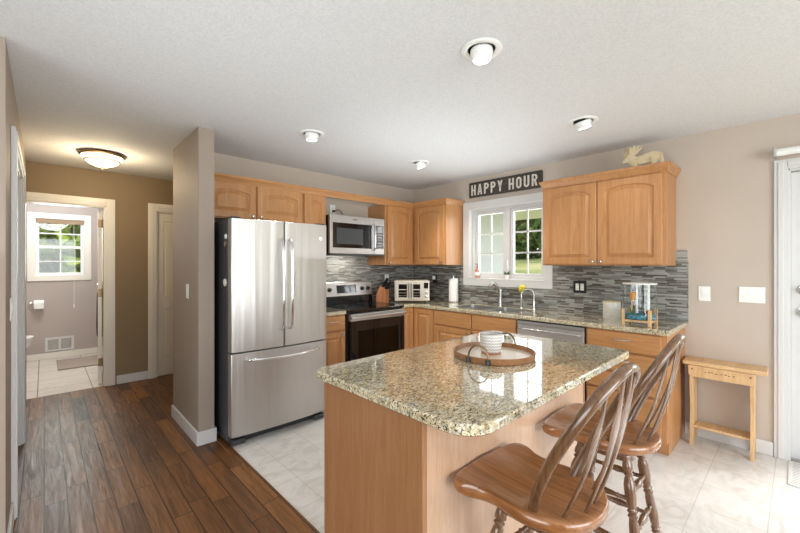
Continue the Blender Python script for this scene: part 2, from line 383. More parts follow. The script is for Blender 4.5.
# floors
struct('floor', box(-3.4, 1.035, -3.7, YH+.03, -.06, 0), 'plank_floor')
struct('floor_hall', box(1.035, 4.0, YW+.06, YH+.03, -.06, -.0005), 'plank_floor')
struct('floor_kitchen', box(1.035, XW+.0, -3.7, YW+.06, -.06, -.001), 'kitchen_tile')
struct('floor_bathroom', box(-1.4, 2.2, YH+.03, YB+.1, -.06, -.002), 'bath_tile')
bm = new(); prism(bm, [(.985, .0), (1.035, .0), (1.032, .007), (1.015, .010), (.990, .007)], -3.6, 3.15, 'y')
struct('trim_1', bm, 'plank_floor', smooth=True)
struct('ceiling', box(-3.4, 4.0, -3.7, YB+.15, CH, CH+.1), 'ceiling')
# window wall
WY0, WY1, WZ0, WZ1 = 1.83, 2.81, 1.21, 2.07      # rough opening of kitchen window
DY0, DY1 = -.90, .055                            # patio door opening
bm = new(); wallbox(bm, 'x', XW, XW+.15, -3.7, YW+.0, 0, CH, [(WY0, WY1, WZ0, WZ1), (DY0, DY1, 0, 2.06), (-3.0, -1.3, .1, 2.1)]); struct('wall_window', bm, 'kitchen_paint')
bm = new(); bx(bm, .973, XW+.15, YW, YW+.1, 0, CH); struct('wall_stove', bm, 'kitchen_paint')
bm = new(); bx(bm, .858, .973, 3.151, 3.93, 0, CH); struct('wall_stub', bm, 'taupe_paint', bevel=.004)
bm = new(); bx(bm, .973, 3.9, YW+.1, YW+.13, 0, CH); struct('wall_passage', bm, 'taupe_paint'); struct('wall_passage_end', box(3.9, 4.0, YW+.101, YH, 0, CH), 'hall_paint')
bm = new(); wallbox(bm, 'y', YH, YH+.11, -3.4, 4.0, 0, CH, [(-.24, .51, 0, 2.04), (1.0, 1.78, 0, 2.04)]); struct('wall_hall', bm, 'hall_paint')
bm = new(); wallbox(bm, 'x', -.25, -.13, 2.53, YH, 0, CH, [(3.0, 4.1, 0, 2.05)]); struct('wall_left', bm, 'taupe_paint')
# bathroom shell
bm = new(); wallbox(bm, 'y', YB, YB+.12, -1.3, 2.2, 0, CH, [(-.10, .46, 1.21, 2.06)]); struct('wall_bathroom_back', bm, 'bath_paint')
struct('wall_bathroom_left', box(-1.3, -1.2, YH+.11, YB, 0, CH), 'bath_paint')
struct('wall_bathroom_right', box(1.6, 1.7, YH+.11, YB, 0, CH), 'bath_paint')
bm = new(); wallbox(bm, 'y', YH+.11, YH+.12, -1.2, 1.6, 0, CH, [(-.24, .51, 0, 2.04)]); struct('wall_bathroom_front', bm, 'bath_paint')
# room behind the viewer
bm = new(); wallbox(bm, 'y', -3.8, -3.7, -3.4, XW+.15, 0, CH, [(-.2, 3.3, .35, 2.25)]); struct('wall_dining', bm, 'kitchen_paint')
bm = new(); wallbox(bm, 'x', -3.5, -3.4, -3.7, YH, 0, CH, [(-1.4, 2.0, .4, 2.25)]); struct('wall_living', bm, 'taupe_paint')
# baseboards
def baseb(name, x0, x1, y0, y1, m='white_trim', hgt=.10):
    bm = new(); bx(bm, x0, x1, y0, y1, 0, hgt); return struct(name, bm, m, bevel=.005)
baseb('baseboard_window', XW-.014, XW-.0005, .127, .645)
bm = new(); t_ = .014
prism(bm, [(.858-t_, 3.93), (.858-t_, 3.151-t_), (.973+t_, 3.151-t_), (.973+t_, 3.3), (.973, 3.3), (.973, 3.151), (.858, 3.151), (.858, 3.93)], 0, .105); struct('baseboard_stub', bm, 'white_trim', bevel=.004)
baseb('baseboard_hall', .61, .935, YH-.014, YH-.0005)
bm = new(); prism(bm, [(-.13, 2.915), (-.116, 2.915), (-.116, 2.516), (-.6, 2.516), (-.6, 2.53), (-.13, 2.53)], 0, .105); struct('baseboard_left', bm, 'white_trim', bevel=.004)
baseb('baseboard_bathroom', -1.19, 1.59, YB-.014, YB-.0005, 'cream_trim', .09)
# door casings
def casing_y(name, x0, x1, z1, y, m='cream_trim', wd=.085, depth=.11, left=True):
    """casing round an opening in a wall facing -Y at y"""
    bm = new()
    for s in ([0, 1] if left else [1]):
        a, b = ((x0-wd, x0) if s == 0 else (x1, x1+wd)); bx(bm, a, b, y-.018, y, 0, z1+wd)
        bx(bm, a+.012, b-.03 if s == 0 else b-.03, y-.024, y-.018, 0, z1+wd-.02)
    bx(bm, x0, x1, y-.018, y, z1, z1+wd); bx(bm, x0, x1, y-.024, y-.018, z1+.03, z1+wd-.02)
    bx(bm, x0-.002, x0+.016, y-.004, y+depth, 0, z1); bx(bm, x1-.016, x1+.002, y-.004, y+depth, 0, z1); bx(bm, x0, x1, y-.004, y+depth, z1-.016, z1)
    return struct(name, bm, m, bevel=.003)
casing_y('trim_2', -.24, .51, 2.04, YH, left=False, depth=.125)
casing_y('trim_3', 1.0, 1.78, 2.04, YH)
def casing_x(name, y0, y1, z1, x, sgn, m='white_trim', wd=.085, depth=.12):
    """casing in a wall whose room face is at x; sgn +1 if the room is on the +X side"""
    bm = new(); a, b = sorted((x, x+sgn*.018)); c0, c1 = sorted((x, x+sgn*.025))
    for p, q_ in ((y0-wd, y0), (y1, y1+wd)):
        bx(bm, a, b, p, q_, 0, z1+wd); bx(bm, c0, c1, p+.02, q_-.02, 0, z1+wd-.02)
    bx(bm, a, b, y0, y1, z1, z1+wd); bx(bm, c0, c1, y0, y1, z1+.02, z1+wd-.02)
    d0, d1 = sorted((x+sgn*.004, x-sgn*depth))
    bx(bm, d0, d1, y0-.001, y0+.014, 0, z1); bx(bm, d0, d1, y1-.014, y1+.001, 0, z1); bx(bm, d0, d1, y0, y1, z1-.014, z1+.001)
    return struct(name, bm, m, bevel=.003)
casing_x('trim_4', 3.0, 4.1, 2.05, -.13, 1)
casing_x('trim_5', DY0, DY1, 2.06, XW, -1, wd=.07, depth=.15)

def six_panel(bm, w_, h_, t=.035):
    """six-panel door leaf in local XZ, front at y=0 facing -Y"""
    bx(bm, 0, w_, 0.012, t-.012, 0, h_)
    st = .065*w_/.76; mid = w_/2
    zs = [(0, .22), (.84, .98), (1.62, 1.72), (h_-.11, h_)]
    for y0, y1 in ((0, .012), (t-.012, t)):
        for a, b in ((0, st), (mid-st*.45, mid+st*.45), (w_-st, w_)): bx(bm, a, b, y0, y1, 0, h_)
        for a, b in zs: bx(bm, st, mid-st*.45, y0, y1, a, b); bx(bm, mid+st*.45, w_-st, y0, y1, a, b)
        for (a, b), (c_, d_) in zip(zs, zs[1:]):
            for p, q_ in ((st, mid-st*.45), (mid+st*.45, w_-st)): bx(bm, p+.022, q_-.022, y0+(.004 if not y0 else 0), y1-(.004 if y0 else 0), b+.022, c_-.022)
bm = new(); six_panel(bm, .74, 2.02)
o = struct('door_1', bm, 'cream_trim', bevel=.002); o.location = (1.02, YH+.03, .005)
bm = new(); lathe(bm, [(0, .026), (.008, .026), (.01, .01), (.03, .01), (.035, .024), (.05, .028), (.062, .02), (.066, 0)], (0,0,0), (0,-1,0), 16, False)
obj('door_knob', bm, 'nickel', o, smooth=True, loc=(.68, 0, .95))
bm = new(); six_panel(bm, 1.07, 2.03)
o = struct('door_2', bm, 'white_trim', bevel=.002); o.location = (-.15, 3.015, .005); o.rotation_euler = (0, 0, PI/2)
# bathroom door, opened into the bathroom on the right jamb
bm = new(); six_panel(bm, .62, 2.02)
o = struct('door_3', bm, 'cream_trim', bevel=.002); o.location = (.487, YH+.13, .005); o.rotation_euler = (0, 0, math.radians(85.5))
for z in (.25, 1.05, 1.85):
    bm = new(); bx(bm, -.002, .001, -.0, .034, z-.045, z+.045); cyl(bm, (-.004, -.004, z-.05), (-.004, -.004, z+.05), .006, n=10); obj('hinge', bm, 'bronze', o, smooth=True)
# patio door
o = bpy.data.objects.new('door_4', None); C.objects.link(o); o['kind'] = 'structure'; o.location = (XW+.035, DY1-.014, .01); o.rotation_euler = (0, 0, -PI/2)
W_ = DY1-DY0-.028
bm = new(); wallbox(bm, 'y', 0, .042, 0, W_, 0, 2.03, [(.14, W_-.14, .25, 1.88)]); obj('door_leaf', bm, 'white_trim', o, bevel=.003)
bm = new(); wallbox(bm, 'y', -.012, 0, .115, W_-.115, .225, 1.905, [(.145, W_-.145, .255, 1.875)]); obj('glazing_frame', bm, 'white_trim', o, bevel=.004)
obj('pane', box(.14, W_-.14, .018, .022, .25, 1.88), 'glass', o)
for nm, z in (('deadbolt', 1.195), ('door_lever', 1.04)):
    bm = new(); lathe(bm, [(0, .032), (.008, .032), (.012, .026), (.02, .012), (.045, .012)], (.06, 0, z), (.06, -1, z), 20, False)
    if nm == 'door_lever': tube(bm, [(.06, -.042, z), (.09, -.05, z), (.13, -.05, z+.004), (.165, -.046, z)], .009)
    else: bx(bm, .055, .065, -.06, -.04, z-.018, z+.018)
    obj(nm, bm, 'nickel', o, smooth=True)
# roller shade cassette over the patio door
struct('trim_6', box(XW+.0005, XW+.15, DY0, DY1, -.06, .012), 'nickel')
t = thing('roller_shade', 'rolled up white roller shade above the patio door frame', 'window shade', (XW-.025, .09, 2.176), -PI/2)
bm = new(); cyl(bm, (-.02, -.035, 0), (1.02, -.035, 0), .026, n=20); obj('shade_roll', bm, 'white_plastic', t, smooth=True)
for x in (-.035, 1.02): obj('bracket', box(x, x+.015, -.065, 0, -.035, .035), 'nickel', t, bevel=.003)

# ---- kitchen window
ZS0, ZS1 = 1.125, 2.147
o = bpy.data.objects.new('window_1', None); C.objects.link(o); o['kind'] = 'structure'; o.location = (XW, 0, 0)
bm = new(); wallbox(bm, 'x', -.02, 0, 1.752, 2.889, ZS0, ZS1, [(WY0+.012, WY1-.012, WZ0-.005, WZ1-.012)])
obj('window_casing', bm, 'white_trim', o, bevel=.005)
bm = new()
bx(bm, -.004, .15, WY0, WY0+.014, WZ0, WZ1); bx(bm, -.004, .15, WY1-.014, WY1, WZ0, WZ1); bx(bm, -.004, .15, WY0, WY1, WZ1-.014, WZ1); bx(bm, -.02, .15, WY0, WY1, WZ0-.014, WZ0+.004)
obj('window_reveal', bm, 'white_trim', o, bevel=.002)
MY = 2.315
bm = new(); wallbox(bm, 'x', .055, .135, WY0+.01, WY1-.01, WZ0, WZ1-.01, [(WY0+.05, MY-.03, WZ0+.035, WZ1-.045), (MY+.03, WY1-.05, WZ0+.035, WZ1-.045)])
obj('window_frame', bm, 'white_trim', o, bevel=.003)
for (a, b) in ((WY0+.05, MY-.03), (MY+.03, WY1-.05)):
    z0, z1 = WZ0+.035, WZ1-.045
    bm = new(); wallbox(bm, 'x', .075, .12, a, b, z0, z1, [(a+.035, b-.035, z0+.035, z1-.035)])
    s = obj('window_sash', bm, 'white_trim', o, bevel=.003)
    obj('pane', box(.094, .098, a+.03, b-.03, z0+.03, z1-.03), 'glass', s)
    bm = new(); bx(bm, .088, .104, (a+b)/2-.008, (a+b)/2+.008, z0+.035, z1-.035)
    for k in (1, 2): zz = z0+.035+(z1-z0-.07)*k/3; bx(bm, .088, .104, a+.035, b-.035, zz-.008, zz+.008)
    obj('muntin', bm, 'white_trim', s)
bm = new(); bx(bm, .045, .056, MY-.02, MY-.004, 1.33, 1.42); bx(bm, .03, .046, MY-.016, MY-.008, 1.36, 1.44); obj('window_latch', bm, 'white_plastic', o, bevel=.003)
# ---- bathroom window
o = bpy.data.objects.new('window_2', None); C.objects.link(o); o['kind'] = 'structure'; o.location = (0, YB, 0)
a0, a1, z0, z1 = -.10, .46, 1.21, 2.06
bm = new(); wallbox(bm, 'y', -.02, 0, a0-.075, a1+.075, z0-.07, z1+.07, [(a0+.01, a1-.01, z0+.01, z1-.01)]); obj('window_casing', bm, 'cream_trim', o, bevel=.005)
bm = new(); wallbox(bm, 'y', -.003, .12, a0, a1, z0, z1, [(a0+.012, a1-.012, z0+.012, z1-.012)]); obj('window_reveal', bm, 'white_trim', o)
bm = new(); wallbox(bm, 'y', .05, .1, a0+.01, a1-.01, z0+.01, z1-.01, [(a0+.05, a1-.05, z0+.05, 1.62), (a0+.05, a1-.05, 1.66, z1-.05)]); fr = obj('window_frame', bm, 'white_plastic', o, bevel=.003)
obj('pane', box(a0+.04, a1-.04, .073, .077, z0+.04, z1-.04), 'glass', fr)
bm = new(); bx(bm, .172, .188, .066, .084, z0+.05, z1-.05); bx(bm, a0+.05, a1-.05, .066, .084, 1.42, 1.436); bx(bm, a0+.05, a1-.05, .066, .084, 1.83, 1.846); obj('muntin', bm, 'white_plastic', fr)
t = thing('window_blind', 'tan blind stacked up at the top of the bathroom window', 'window blind', (.18, YB, 1.99))
bm = new()
for k in range(7): bx(bm, -.262, .262, .01, .045, .052-.009*k, .059-.009*k)
obj('slats', bm, 'blind', t); obj('headrail', box(-.264, .264, .008, .047, .058, .058+.002), 'blind', t)
bm = new(); tube(bm, [(.15, .0, .0), (.15, -.005, -.5), (.15, -.02, -.86), (.15, -.03, -1.2)], .0022, 6); lathe(bm, [(0, .002), (.3, .008), (1, .006)], (.15, -.03, -1.2), (.15, -.03, -1.26), 8); obj('pull_cord', bm, 'white_plastic', t)

# ================================================================== CABINET PARTS (local: front faces -Y, front plane y=0, x to the right)
def panel_door(x0, x1, z0, z1, arch=.045, st=.062, t=.02, y=-.02, n=14):
    bm = new()
    def ring(inset, yy, rise):
        a, b, c_, d_ = x0+inset, x1-inset, z0+inset, z1-inset
        pts = [(a, c_), ((a+b)/2, c_), (b, c_)]
        zt = d_-rise; pts += [(b, c_+(zt-c_)*.5)]
        for i in range(n+1):
            u = 1-2*i/n; xx = (a+b)/2+u*(b-a)/2; pts.append((xx, zt+rise*math.sqrt(max(0, 1-(u*.96)**2)) if rise else zt))
        pts += [(a, c_+(zt-c_)*.5)]
        return [(p[0], yy, p[1]) for p in pts]
    k = arch
    rings = [ring(0, y+t, 0), ring(0, y+.003, 0), ring(.003, y, 0), ring(st, y, k), ring(st+.003, y+.010, k), ring(st+.010, y+.012, k), ring(st+.034, y+.003, k*.95), ring(st+.037, y+.0005, k*.95)]
    bridge(bm, rings); return bm
def knob_bm(x, z, y=-.02):
    bm = new(); lathe(bm, [(0, .006), (.008, .005), (.012, .006), (.016, .013), (.021, .0145), (.026, .012), (.028, 0)], (x, y, z), (x, y-1, z), 16, False); return bm
def pull_bm(x, z, y=-.02, w_=.1):
    bm = new(); tube(bm, spline([(x-w_/2, y, z), (x-w_/2+.008, y-.02, z), (x, y-.028, z), (x+w_/2-.008, y-.02, z), (x+w_/2, y, z)], 5), .005, 8)
    for s in (-1, 1): lathe(bm, [(0, .008), (.003, .008), (.005, .005)], (x+s*w_/2, y, z), (x+s*w_/2, y-1, z), 10, False)
    return bm
def front(parent, kind, x0, x1, z0, z1, arch=0, knob=None, pull=False, st=.055):
    if kind == 'door':
        d = obj('cabinet_door', panel_door(x0, x1, z0, z1, arch, st), 'cabinet_wood', parent, smooth=True, auto=25)
        if knob: obj('door_knob', knob_bm(*knob), 'nickel', d, smooth=True)
    else:
        d = obj('drawer_front' if pull else 'false_drawer_front', box(x0, x1, -.02, 0, z0, z1), 'cabinet_wood_x', parent, bevel=.006, seg=2)
        if pull: obj('drawer_pull', pull_bm((x0+x1)/2, z0+(z1-z0)*.62), 'nickel', d, smooth=True)
    return d
def carcass(parent, w_, d_, z0, z1, toe=False, x0=0):
    bm = new()
    if toe: bx(bm, x0, x0+w_, 0, d_, .10, z1); bx(bm, x0+.002, x0+w_-.002, .06, d_, 0, .10)
    else: bx(bm, x0, x0+w_, 0, d_, z0, z1)
    return obj('cabinet_body', bm, 'cabinet_wood', parent, bevel=.002)
R90 = -PI/2
UT = 2.115
FY = 3.467; FX = 3.505     # face planes of the upper cabinets
GU = 'maple upper cabinets'
t = thing('wall_cabinet', 'short two-door maple wall cabinet directly above the refrigerator', 'cabinet', (.985, FY, 0), 0)
carcass(t, .925, .329, 1.79, UT)
front(t, 'door', .015, .44, 1.80, 2.105, .05, (.41, 1.825)); front(t, 'door', .455, .915, 1.80, 2.105, .05, (.485, 1.825))
t = thing('wall_cabinet', 'narrow one-door maple wall cabinet between refrigerator top and microwave', 'cabinet', (1.912, FY, 0), 0)
carcass(t, .274, .329, 1.38, UT); front(t, 'door', .012, .262, 1.39, 2.105, .055, (.235, 1.42))
t = thing('wall_cabinet', 'tall arched-door maple wall cabinet beside the microwave in the corner', 'cabinet', (3.02, FY, 0), 0)
carcass(t, .484, .329, 1.375, UT); front(t, 'door', .03, .465, 1.385, 2.10, .05, (.055, 1.405))
t = thing('wall_cabinet', 'arched-door maple wall cabinet between room corner and kitchen window', 'cabinet', (FX, YW-.001, 0), R90)
carcass(t, .889, .329, 1.375, UT); front(t, 'door', .39, .865, 1.385, 2.10, .05, (.835, 1.405))
t = thing('wall_cabinet', 'wide two-door maple wall cabinet right of the window, under wooden moose', 'cabinet', (FX, 1.70, 0), R90)
carcass(t, .995, .329, 1.375, UT); front(t, 'door', .015, .49, 1.385, 2.10, .055, (.462, 1.41)); front(t, 'door', .50, .97, 1.385, 2.10, .055, (.528, 1.41))
def crown_ring(off, z): return off, z
def crown_path(bm, pts, prof):
    """sweep a crown profile along a path of (x,y) with outward normals given by path order (outward = right-hand side)"""
    n = len(pts); rings = []
    for i in range(n):
        p = Vector(pts[i]); d0 = (Vector(pts[i])-Vector(pts[i-1])).normalized() if i else None; d1 = (Vector(pts[i+1])-Vector(pts[i])).normalized() if i < n-1 else None
        if d0 is None: d0 = d1
        if d1 is None: d1 = d0
        n0 = Vector((d0.y, -d0.x)); n1 = Vector((d1.y, -d1.x)); m_ = (n0+n1).normalized(); k = 1/max(.3, m_.dot(n0))
        rings.append([(p.x+m_.x*k*o_, p.y+m_.y*k*o_, z) for o_, z in prof])
    bridge(bm, rings)
CP = [(-.02, 2.106), (.006, 2.106), (.010, 2.118), (.014, 2.124), (.026, 2.150), (.033, 2.156), (.033, 2.176), (-.02, 2.176)]
bm = new(); crown_path(bm, [(.985, FY-.0005), (3.504, FY-.0005), (3.504, 2.9075), (3.83, 2.9075)], CP)
o = obj('crown_moulding', bm, 'cabinet_wood_x', smooth=True, auto=30); tag(o, 'long maple crown moulding running above refrigerator, microwave and corner cabinets', 'moulding')
bm = new(); crown_path(bm, [(3.83, 1.690), (3.504, 1.690), (3.504, .7045), (3.83, .7045)], CP)
obj('crown', bm, 'cabinet_wood', None, smooth=True, auto=30); o = bpy.data.objects['crown']; tag(o, 'maple crown moulding capping the cabinet that carries the wooden moose', 'moulding'); o.name = 'crown_moulding.001'

# base cabinets
BY, BX = YW-.61, XW-.61
ZC = .876
t = thing('base_cabinet', 'narrow drawer-over-door base cabinet between refrigerator and range', 'cabinet', (1.93, BY, 0), 0)
carcass(t, .308, .608, 0, ZC, True); front(t, 'drawer', .01, .298, .725, .865, pull=True); front(t, 'door', .01, .298, .12, .705, 0, (.268, .675), st=.05)
t = thing('base_cabinet', 'slim one-door base cabinet right beside the oven', 'cabinet', (3.022, BY, 0), 0)
carcass(t, .20, .608, 0, ZC, True); front(t, 'door', .012, .19, .12, .865, 0, None, st=.04)
t = thing('base_cabinet', 'one-door base cabinet filling the corner beneath the toaster oven', 'cabinet', (BX, 3.186, 0), R90)
bm = new(); bx(bm, 0, .338, 0, .60, .10, ZC); bx(bm, .002, .336, .06, .60, 0, .1); obj('cabinet_body', bm, 'cabinet_wood', t, bevel=.002)
front(t, 'door', .03, .325, .12, .865, 0, None, st=.05)
t = thing('base_cabinet', 'wide sink base cabinet with two false drawer fronts under the window', 'cabinet', (BX, 2.846, 0), R90)
bm = new(); bx(bm, 0, 1.036, 0, .60, .10, .70); bx(bm, 0, 1.036, 0, .06, .70, ZC); bx(bm, .002, 1.034, .06, .60, 0, .1); obj('cabinet_body', bm, 'cabinet_wood', t, bevel=.002)
front(t, 'drawer', .012, .515, .715, .865); front(t, 'drawer', .53, 1.026, .715, .865)
front(t, 'door', .012, .515, .12, .70, 0, (.488, .67)); front(t, 'door', .53, 1.026, .12, .70, 0, (.557, .67))
t = thing('dishwasher', 'stainless steel dishwasher built in between sink and drawer cabinets', 'dishwasher', (BX, 1.806, 0), R90)
obj('dishwasher_body', box(.004, .606, .0, .56, .10, .868), 'black_plastic', t); obj('toe_panel', box(.006, .604, .05, .07, .0, .099), 'black_plastic', t)
bm = new(); bx(bm, .008, .602, -.03, -.001, .12, .79); bx(bm, .008, .602, -.022, -.001, .79, .835); d = obj('dishwasher_door', bm, 'steel_dark', t, bevel=.003)
obj('control_strip', box(.008, .602, -.03, -.001, .838, .866), 'steel', t, bevel=.003)
bm = new(); tube(bm, spline([(.05, -.03, .80), (.06, -.055, .80), (.305, -.062, .80), (.55, -.055, .80), (.56, -.03, .80)], 6), .011, 10); obj('door_handle', bm, 'steel', d, smooth=True)
t = thing('base_cabinet', 'four-drawer maple base cabinet at the end of the counter', 'cabinet', (BX, 1.197, 0), R90)
carcass(t, .552, .608, 0, ZC, True)
for a, b in ((.722, .865), (.562, .706), (.42, .546), (.12, .404)): front(t, 'drawer', .012, .52, a, b, pull=True)

# countertops
o = obj('countertop', box(1.926, 2.240, BY-.025, YW-.012, ZC+.001, .914), 'granite', None, bevel=.006, seg=3); tag(o, 'short speckled granite countertop squeezed between refrigerator and range', 'countertop')
SX0, SX1, SY0, SY1 = 3.33, 3.70, 1.92, 2.68
bm = new(); fx, fy = 3.198, 3.160
xs = [3.021, fx, SX0, SX1, XW-.012]; ys = [.628, SY0, SY1, fy, YW-.012]
for i in range(4):
    for j in range(4):
        if i == 0 and j < 3: continue
        if i == 2 and j == 1: continue
        bx(bm, xs[i], xs[i+1], ys[j], ys[j+1], ZC+.001, .914)
bmesh.ops.remove_doubles(bm, verts=bm.verts, dist=1e-5); seen = {}
for f in bm.faces: seen.setdefault(tuple(round(x, 4) for x in f.calc_center_median()), []).append(f)
bmesh.ops.delete(bm, geom=[f for fs in seen.values() if len(fs) > 1 for f in fs], context='FACES')
o = obj('countertop', bm, 'granite', None, bevel=.006, seg=3); tag(o, 'long L-shaped speckled granite countertop wrapping the corner below the window', 'countertop')
# backsplash
bm = new(); bx(bm, 1.93, XW-.011, YW-.011, YW-.0005, .9, 1.40); bx(bm, 2.196, 3.018, YW-.011, YW-.0005, 1.40, 1.495)
o = obj('backsplash', bm, 'mosaic'); tag(o, 'grey linear mosaic backsplash on the wall behind the range', 'backsplash')
bm = new(); wallbox(bm, 'x', XW-.011, XW-.0005, .628, YW-.0115, .915, 1.40, [(1.752, 2.889, 1.125, 1.5)]); bx(bm, XW-.014, XW-.0005, .622, .628, .90, 1.402)
o = obj('backsplash', bm, 'mosaic'); tag(o, 'grey linear mosaic backsplash below window, running behind the fish tank', 'backsplash')
# sink
t = thing('kitchen_sink', 'double bowl stainless sink set into the granite below window', 'sink', (0, 0, 0))
bm = new()
for a, b in ((SY0+.006, 2.24), (2.27, SY1-.006)):
    o_ = rrect(SX0+.004, SX1-.004, a, b, .05); i_ = rrect(SX0+.018, SX1-.018, a+.014, b-.014, .045)
    bridge(bm, [[(x, y, .908) for x, y in o_], [(x, y, .72) for x, y in o_]], cap0=False, cap1=True)
    bridge(bm, [[(x, y, .908) for x, y in o_], [(x, y, .908) for x, y in i_], [(x, y, .73) for x, y in i_]], cap0=False, cap1=True)
bx(bm, SX0+.005, SX1-.005, 2.24, 2.27, .89, .906)
obj('basins', bm, 'steel', t)
for yy in (2.08, 2.46):
    bm = new(); lathe(bm, [(0, .04), (.003, .04), (.004, .02), (.001, 0)], (3.52, yy, .7305), (3.52, yy, 2), 18, False); obj('drain', bm, 'chrome', t, smooth=True)
# faucet
t = thing('faucet', 'brushed nickel pull-out faucet standing behind the sink', 'faucet', (3.765, 2.33, .914))
bm = new(); lathe(bm, [(0, .03), (.02, .03), (.04, .022), (.7, .019), (.85, .024), (.97, .024), (1, .016)], (0,0,0), (0,0,.19), 20); obj('faucet_body', bm, 'nickel', t, smooth=True)
bm = new(); tube(bm, spline([(0,0,.165), (-.05,0,.185), (-.11,.0,.235), (-.17,.0,.255), (-.2,.0,.235)], 5), .014, 12, prof=None); lathe(bm, [(0,.013),(.5,.018),(1,.017)], (-.175,0,.253), (-.225,0,.215), 14); obj('spout', bm, 'nickel', t, smooth=True)
bm = new(); tube(bm, spline([(0,0,.185), (.0,.01,.215), (-.01,.045,.25), (-.02,.075,.268)], 4), .008, 10); obj('lever', bm, 'nickel', t, smooth=True)
t = thing('filter_faucet', 'small gooseneck filtered water tap right of the dish brush', 'faucet', (3.765, 1.925, .914))
bm = new(); lathe(bm, [(0, .022), (.1, .022), (.16, .013), (.9, .012), (1, .010)], (0,0,0), (0,0,.09), 16); obj('tap_body', bm, 'nickel', t, smooth=True)
bm = new(); tube(bm, spline([(0,0,.08), (0,0,.15), (-.01,.012,.19), (-.03,.05,.207), (-.05,.09,.19), (-.058,.108,.155), (-.058,.108,.135)], 5), .0065, 10); obj('gooseneck', bm, 'nickel', t, smooth=True)
bm = new(); tube(bm, [(0,-.01,.06), (0,-.035,.065), (0,-.045,.07)], .006, 8); obj('tap_lever', bm, 'nickel', t, smooth=True)
t = thing('dish_brush', 'clear handled dish brush with yellow sponge head between the taps', 'dish brush', (3.765, 2.07, .914))
bm = new(); lathe(bm, [(0, .022), (.04, .022), (.1, .012), (1, .010)], (0,0,0), (0,0,.19), 14); obj('handle', bm, 'nickel', t, smooth=True)
bm = new(); lathe(bm, [(0, .012), (.15, .026), (.6, .032), (.9, .026), (1, .01)], (0,.005,.165), (-.02,-.03,.245), 16); obj('sponge_head', bm, 'yellow', t, smooth=True)

# ================================================================== APPLIANCES
# ---- refrigerator: x 1.02..1.85, front ~2.90
t = thing('refrigerator', 'tall stainless french door refrigerator with bottom freezer', 'refrigerator', (1.02, 2.915, 0))
FW = .835
obj('refrigerator_body', box(0, FW, .085, .80, .03, 1.735), 'fridge_side', t, bevel=.006)
def bowed(x0, x1, z0, z1, bow=.022, y0=.01, y1=.075, c=FW/2, n=12):
    bm = new(); f = []
    for i in range(n+1):
        x = x0+(x1-x0)*i/n; f.append((x, y0-bow*(1-((x-c)/(FW/2))**2)))
    r = .012
    f[0] = (x0, f[0][1]+r); f.insert(1, (x0+r*.3, f[0][1]-r*.75)); f[-1] = (x1, f[-1][1]+r); f.insert(-1, (x1-r*.3, f[-1][1]-r*.75))
    pts = f+[(x1, y1), (x0, y1)]
    prism(bm, pts, z0, z1); return bm
def fy_(x, bow=.022): return .01-bow*(1-((x-FW/2)/(FW/2))**2)
for x0, x1, hx in ((.0, .414, .380), (.421, FW, .455)):
    d = obj('refrigerator_door', bowed(x0, x1, .715, 1.735), 'steel_front', t, bevel=.003, smooth=True, auto=20)
    bm = new(); y = fy_(hx)
    tube(bm, spline([(hx, y, .86), (hx, y-.045, .875), (hx, y-.062, 1.0), (hx, y-.068, 1.22), (hx, y-.062, 1.44), (hx, y-.045, 1.57), (hx, y, 1.585)], 6), .012, 12, rx=.012); obj('door_handle', bm, 'chrome', d, smooth=True)
d = obj('freezer_drawer', bowed(0, FW, .075, .705), 'steel_front', t, bevel=.003, smooth=True, auto=20)
bm = new(); tube(bm, spline([(.11, fy_(.11), .655), (.13, fy_(.12)-.045, .655), (.25, fy_(.25)-.058, .648), (FW/2, fy_(FW/2)-.06, .645), (FW-.25, fy_(.25)-.058, .648), (FW-.13, fy_(.12)-.045, .655), (FW-.11, fy_(.11), .655)], 6), .012, 12); obj('drawer_handle', bm, 'chrome', d, smooth=True)
bm = new(); lathe(bm, [(0, .016), (.002, .016), (.003, .012), (.003, 0)], (.765, fy_(.765)+.001, 1.612), (.765, -1, 1.612), 20, False); obj('round_badge', bm, 'white_plastic', t, smooth=True)
bm = new(); bx(bm, .02, FW-.02, .09, .12, .0, .072); obj('kick_grille', bm, 'dark_grey', t)
for x in (.015, FW-.115): obj('foot_cover', box(x, x+.10, .03, .12, .002, .045), 'dark_grey', t, bevel=.01)
for x in (.0, FW-.09): obj('hinge_cover', box(x+.01, x+.08, .03, .14, 1.736, 1.752), 'dark_grey', t, bevel=.006)
for i, (yy, zz, r_) in enumerate(((3.03, 1.60, .02), (3.04, 1.545, .024), (3.05, 1.245, .03))):
    bm = new(); lathe(bm, [(0, r_), (.006, r_), (.010, r_*.7), (.012, 0)], (1.02, yy, zz), (0, yy, zz), 16, False)
    o = obj('fridge_magnet', bm, ('white_plastic', 'nickel', 'speckled')[i], smooth=True)
    tag(o, ('small white round magnet, topmost on the dark refrigerator side', 'silver round magnet just below the white one on refrigerator side', 'speckled round magnet, lowest and largest on the refrigerator side')[i], 'magnet', 'magnets on the refrigerator side')
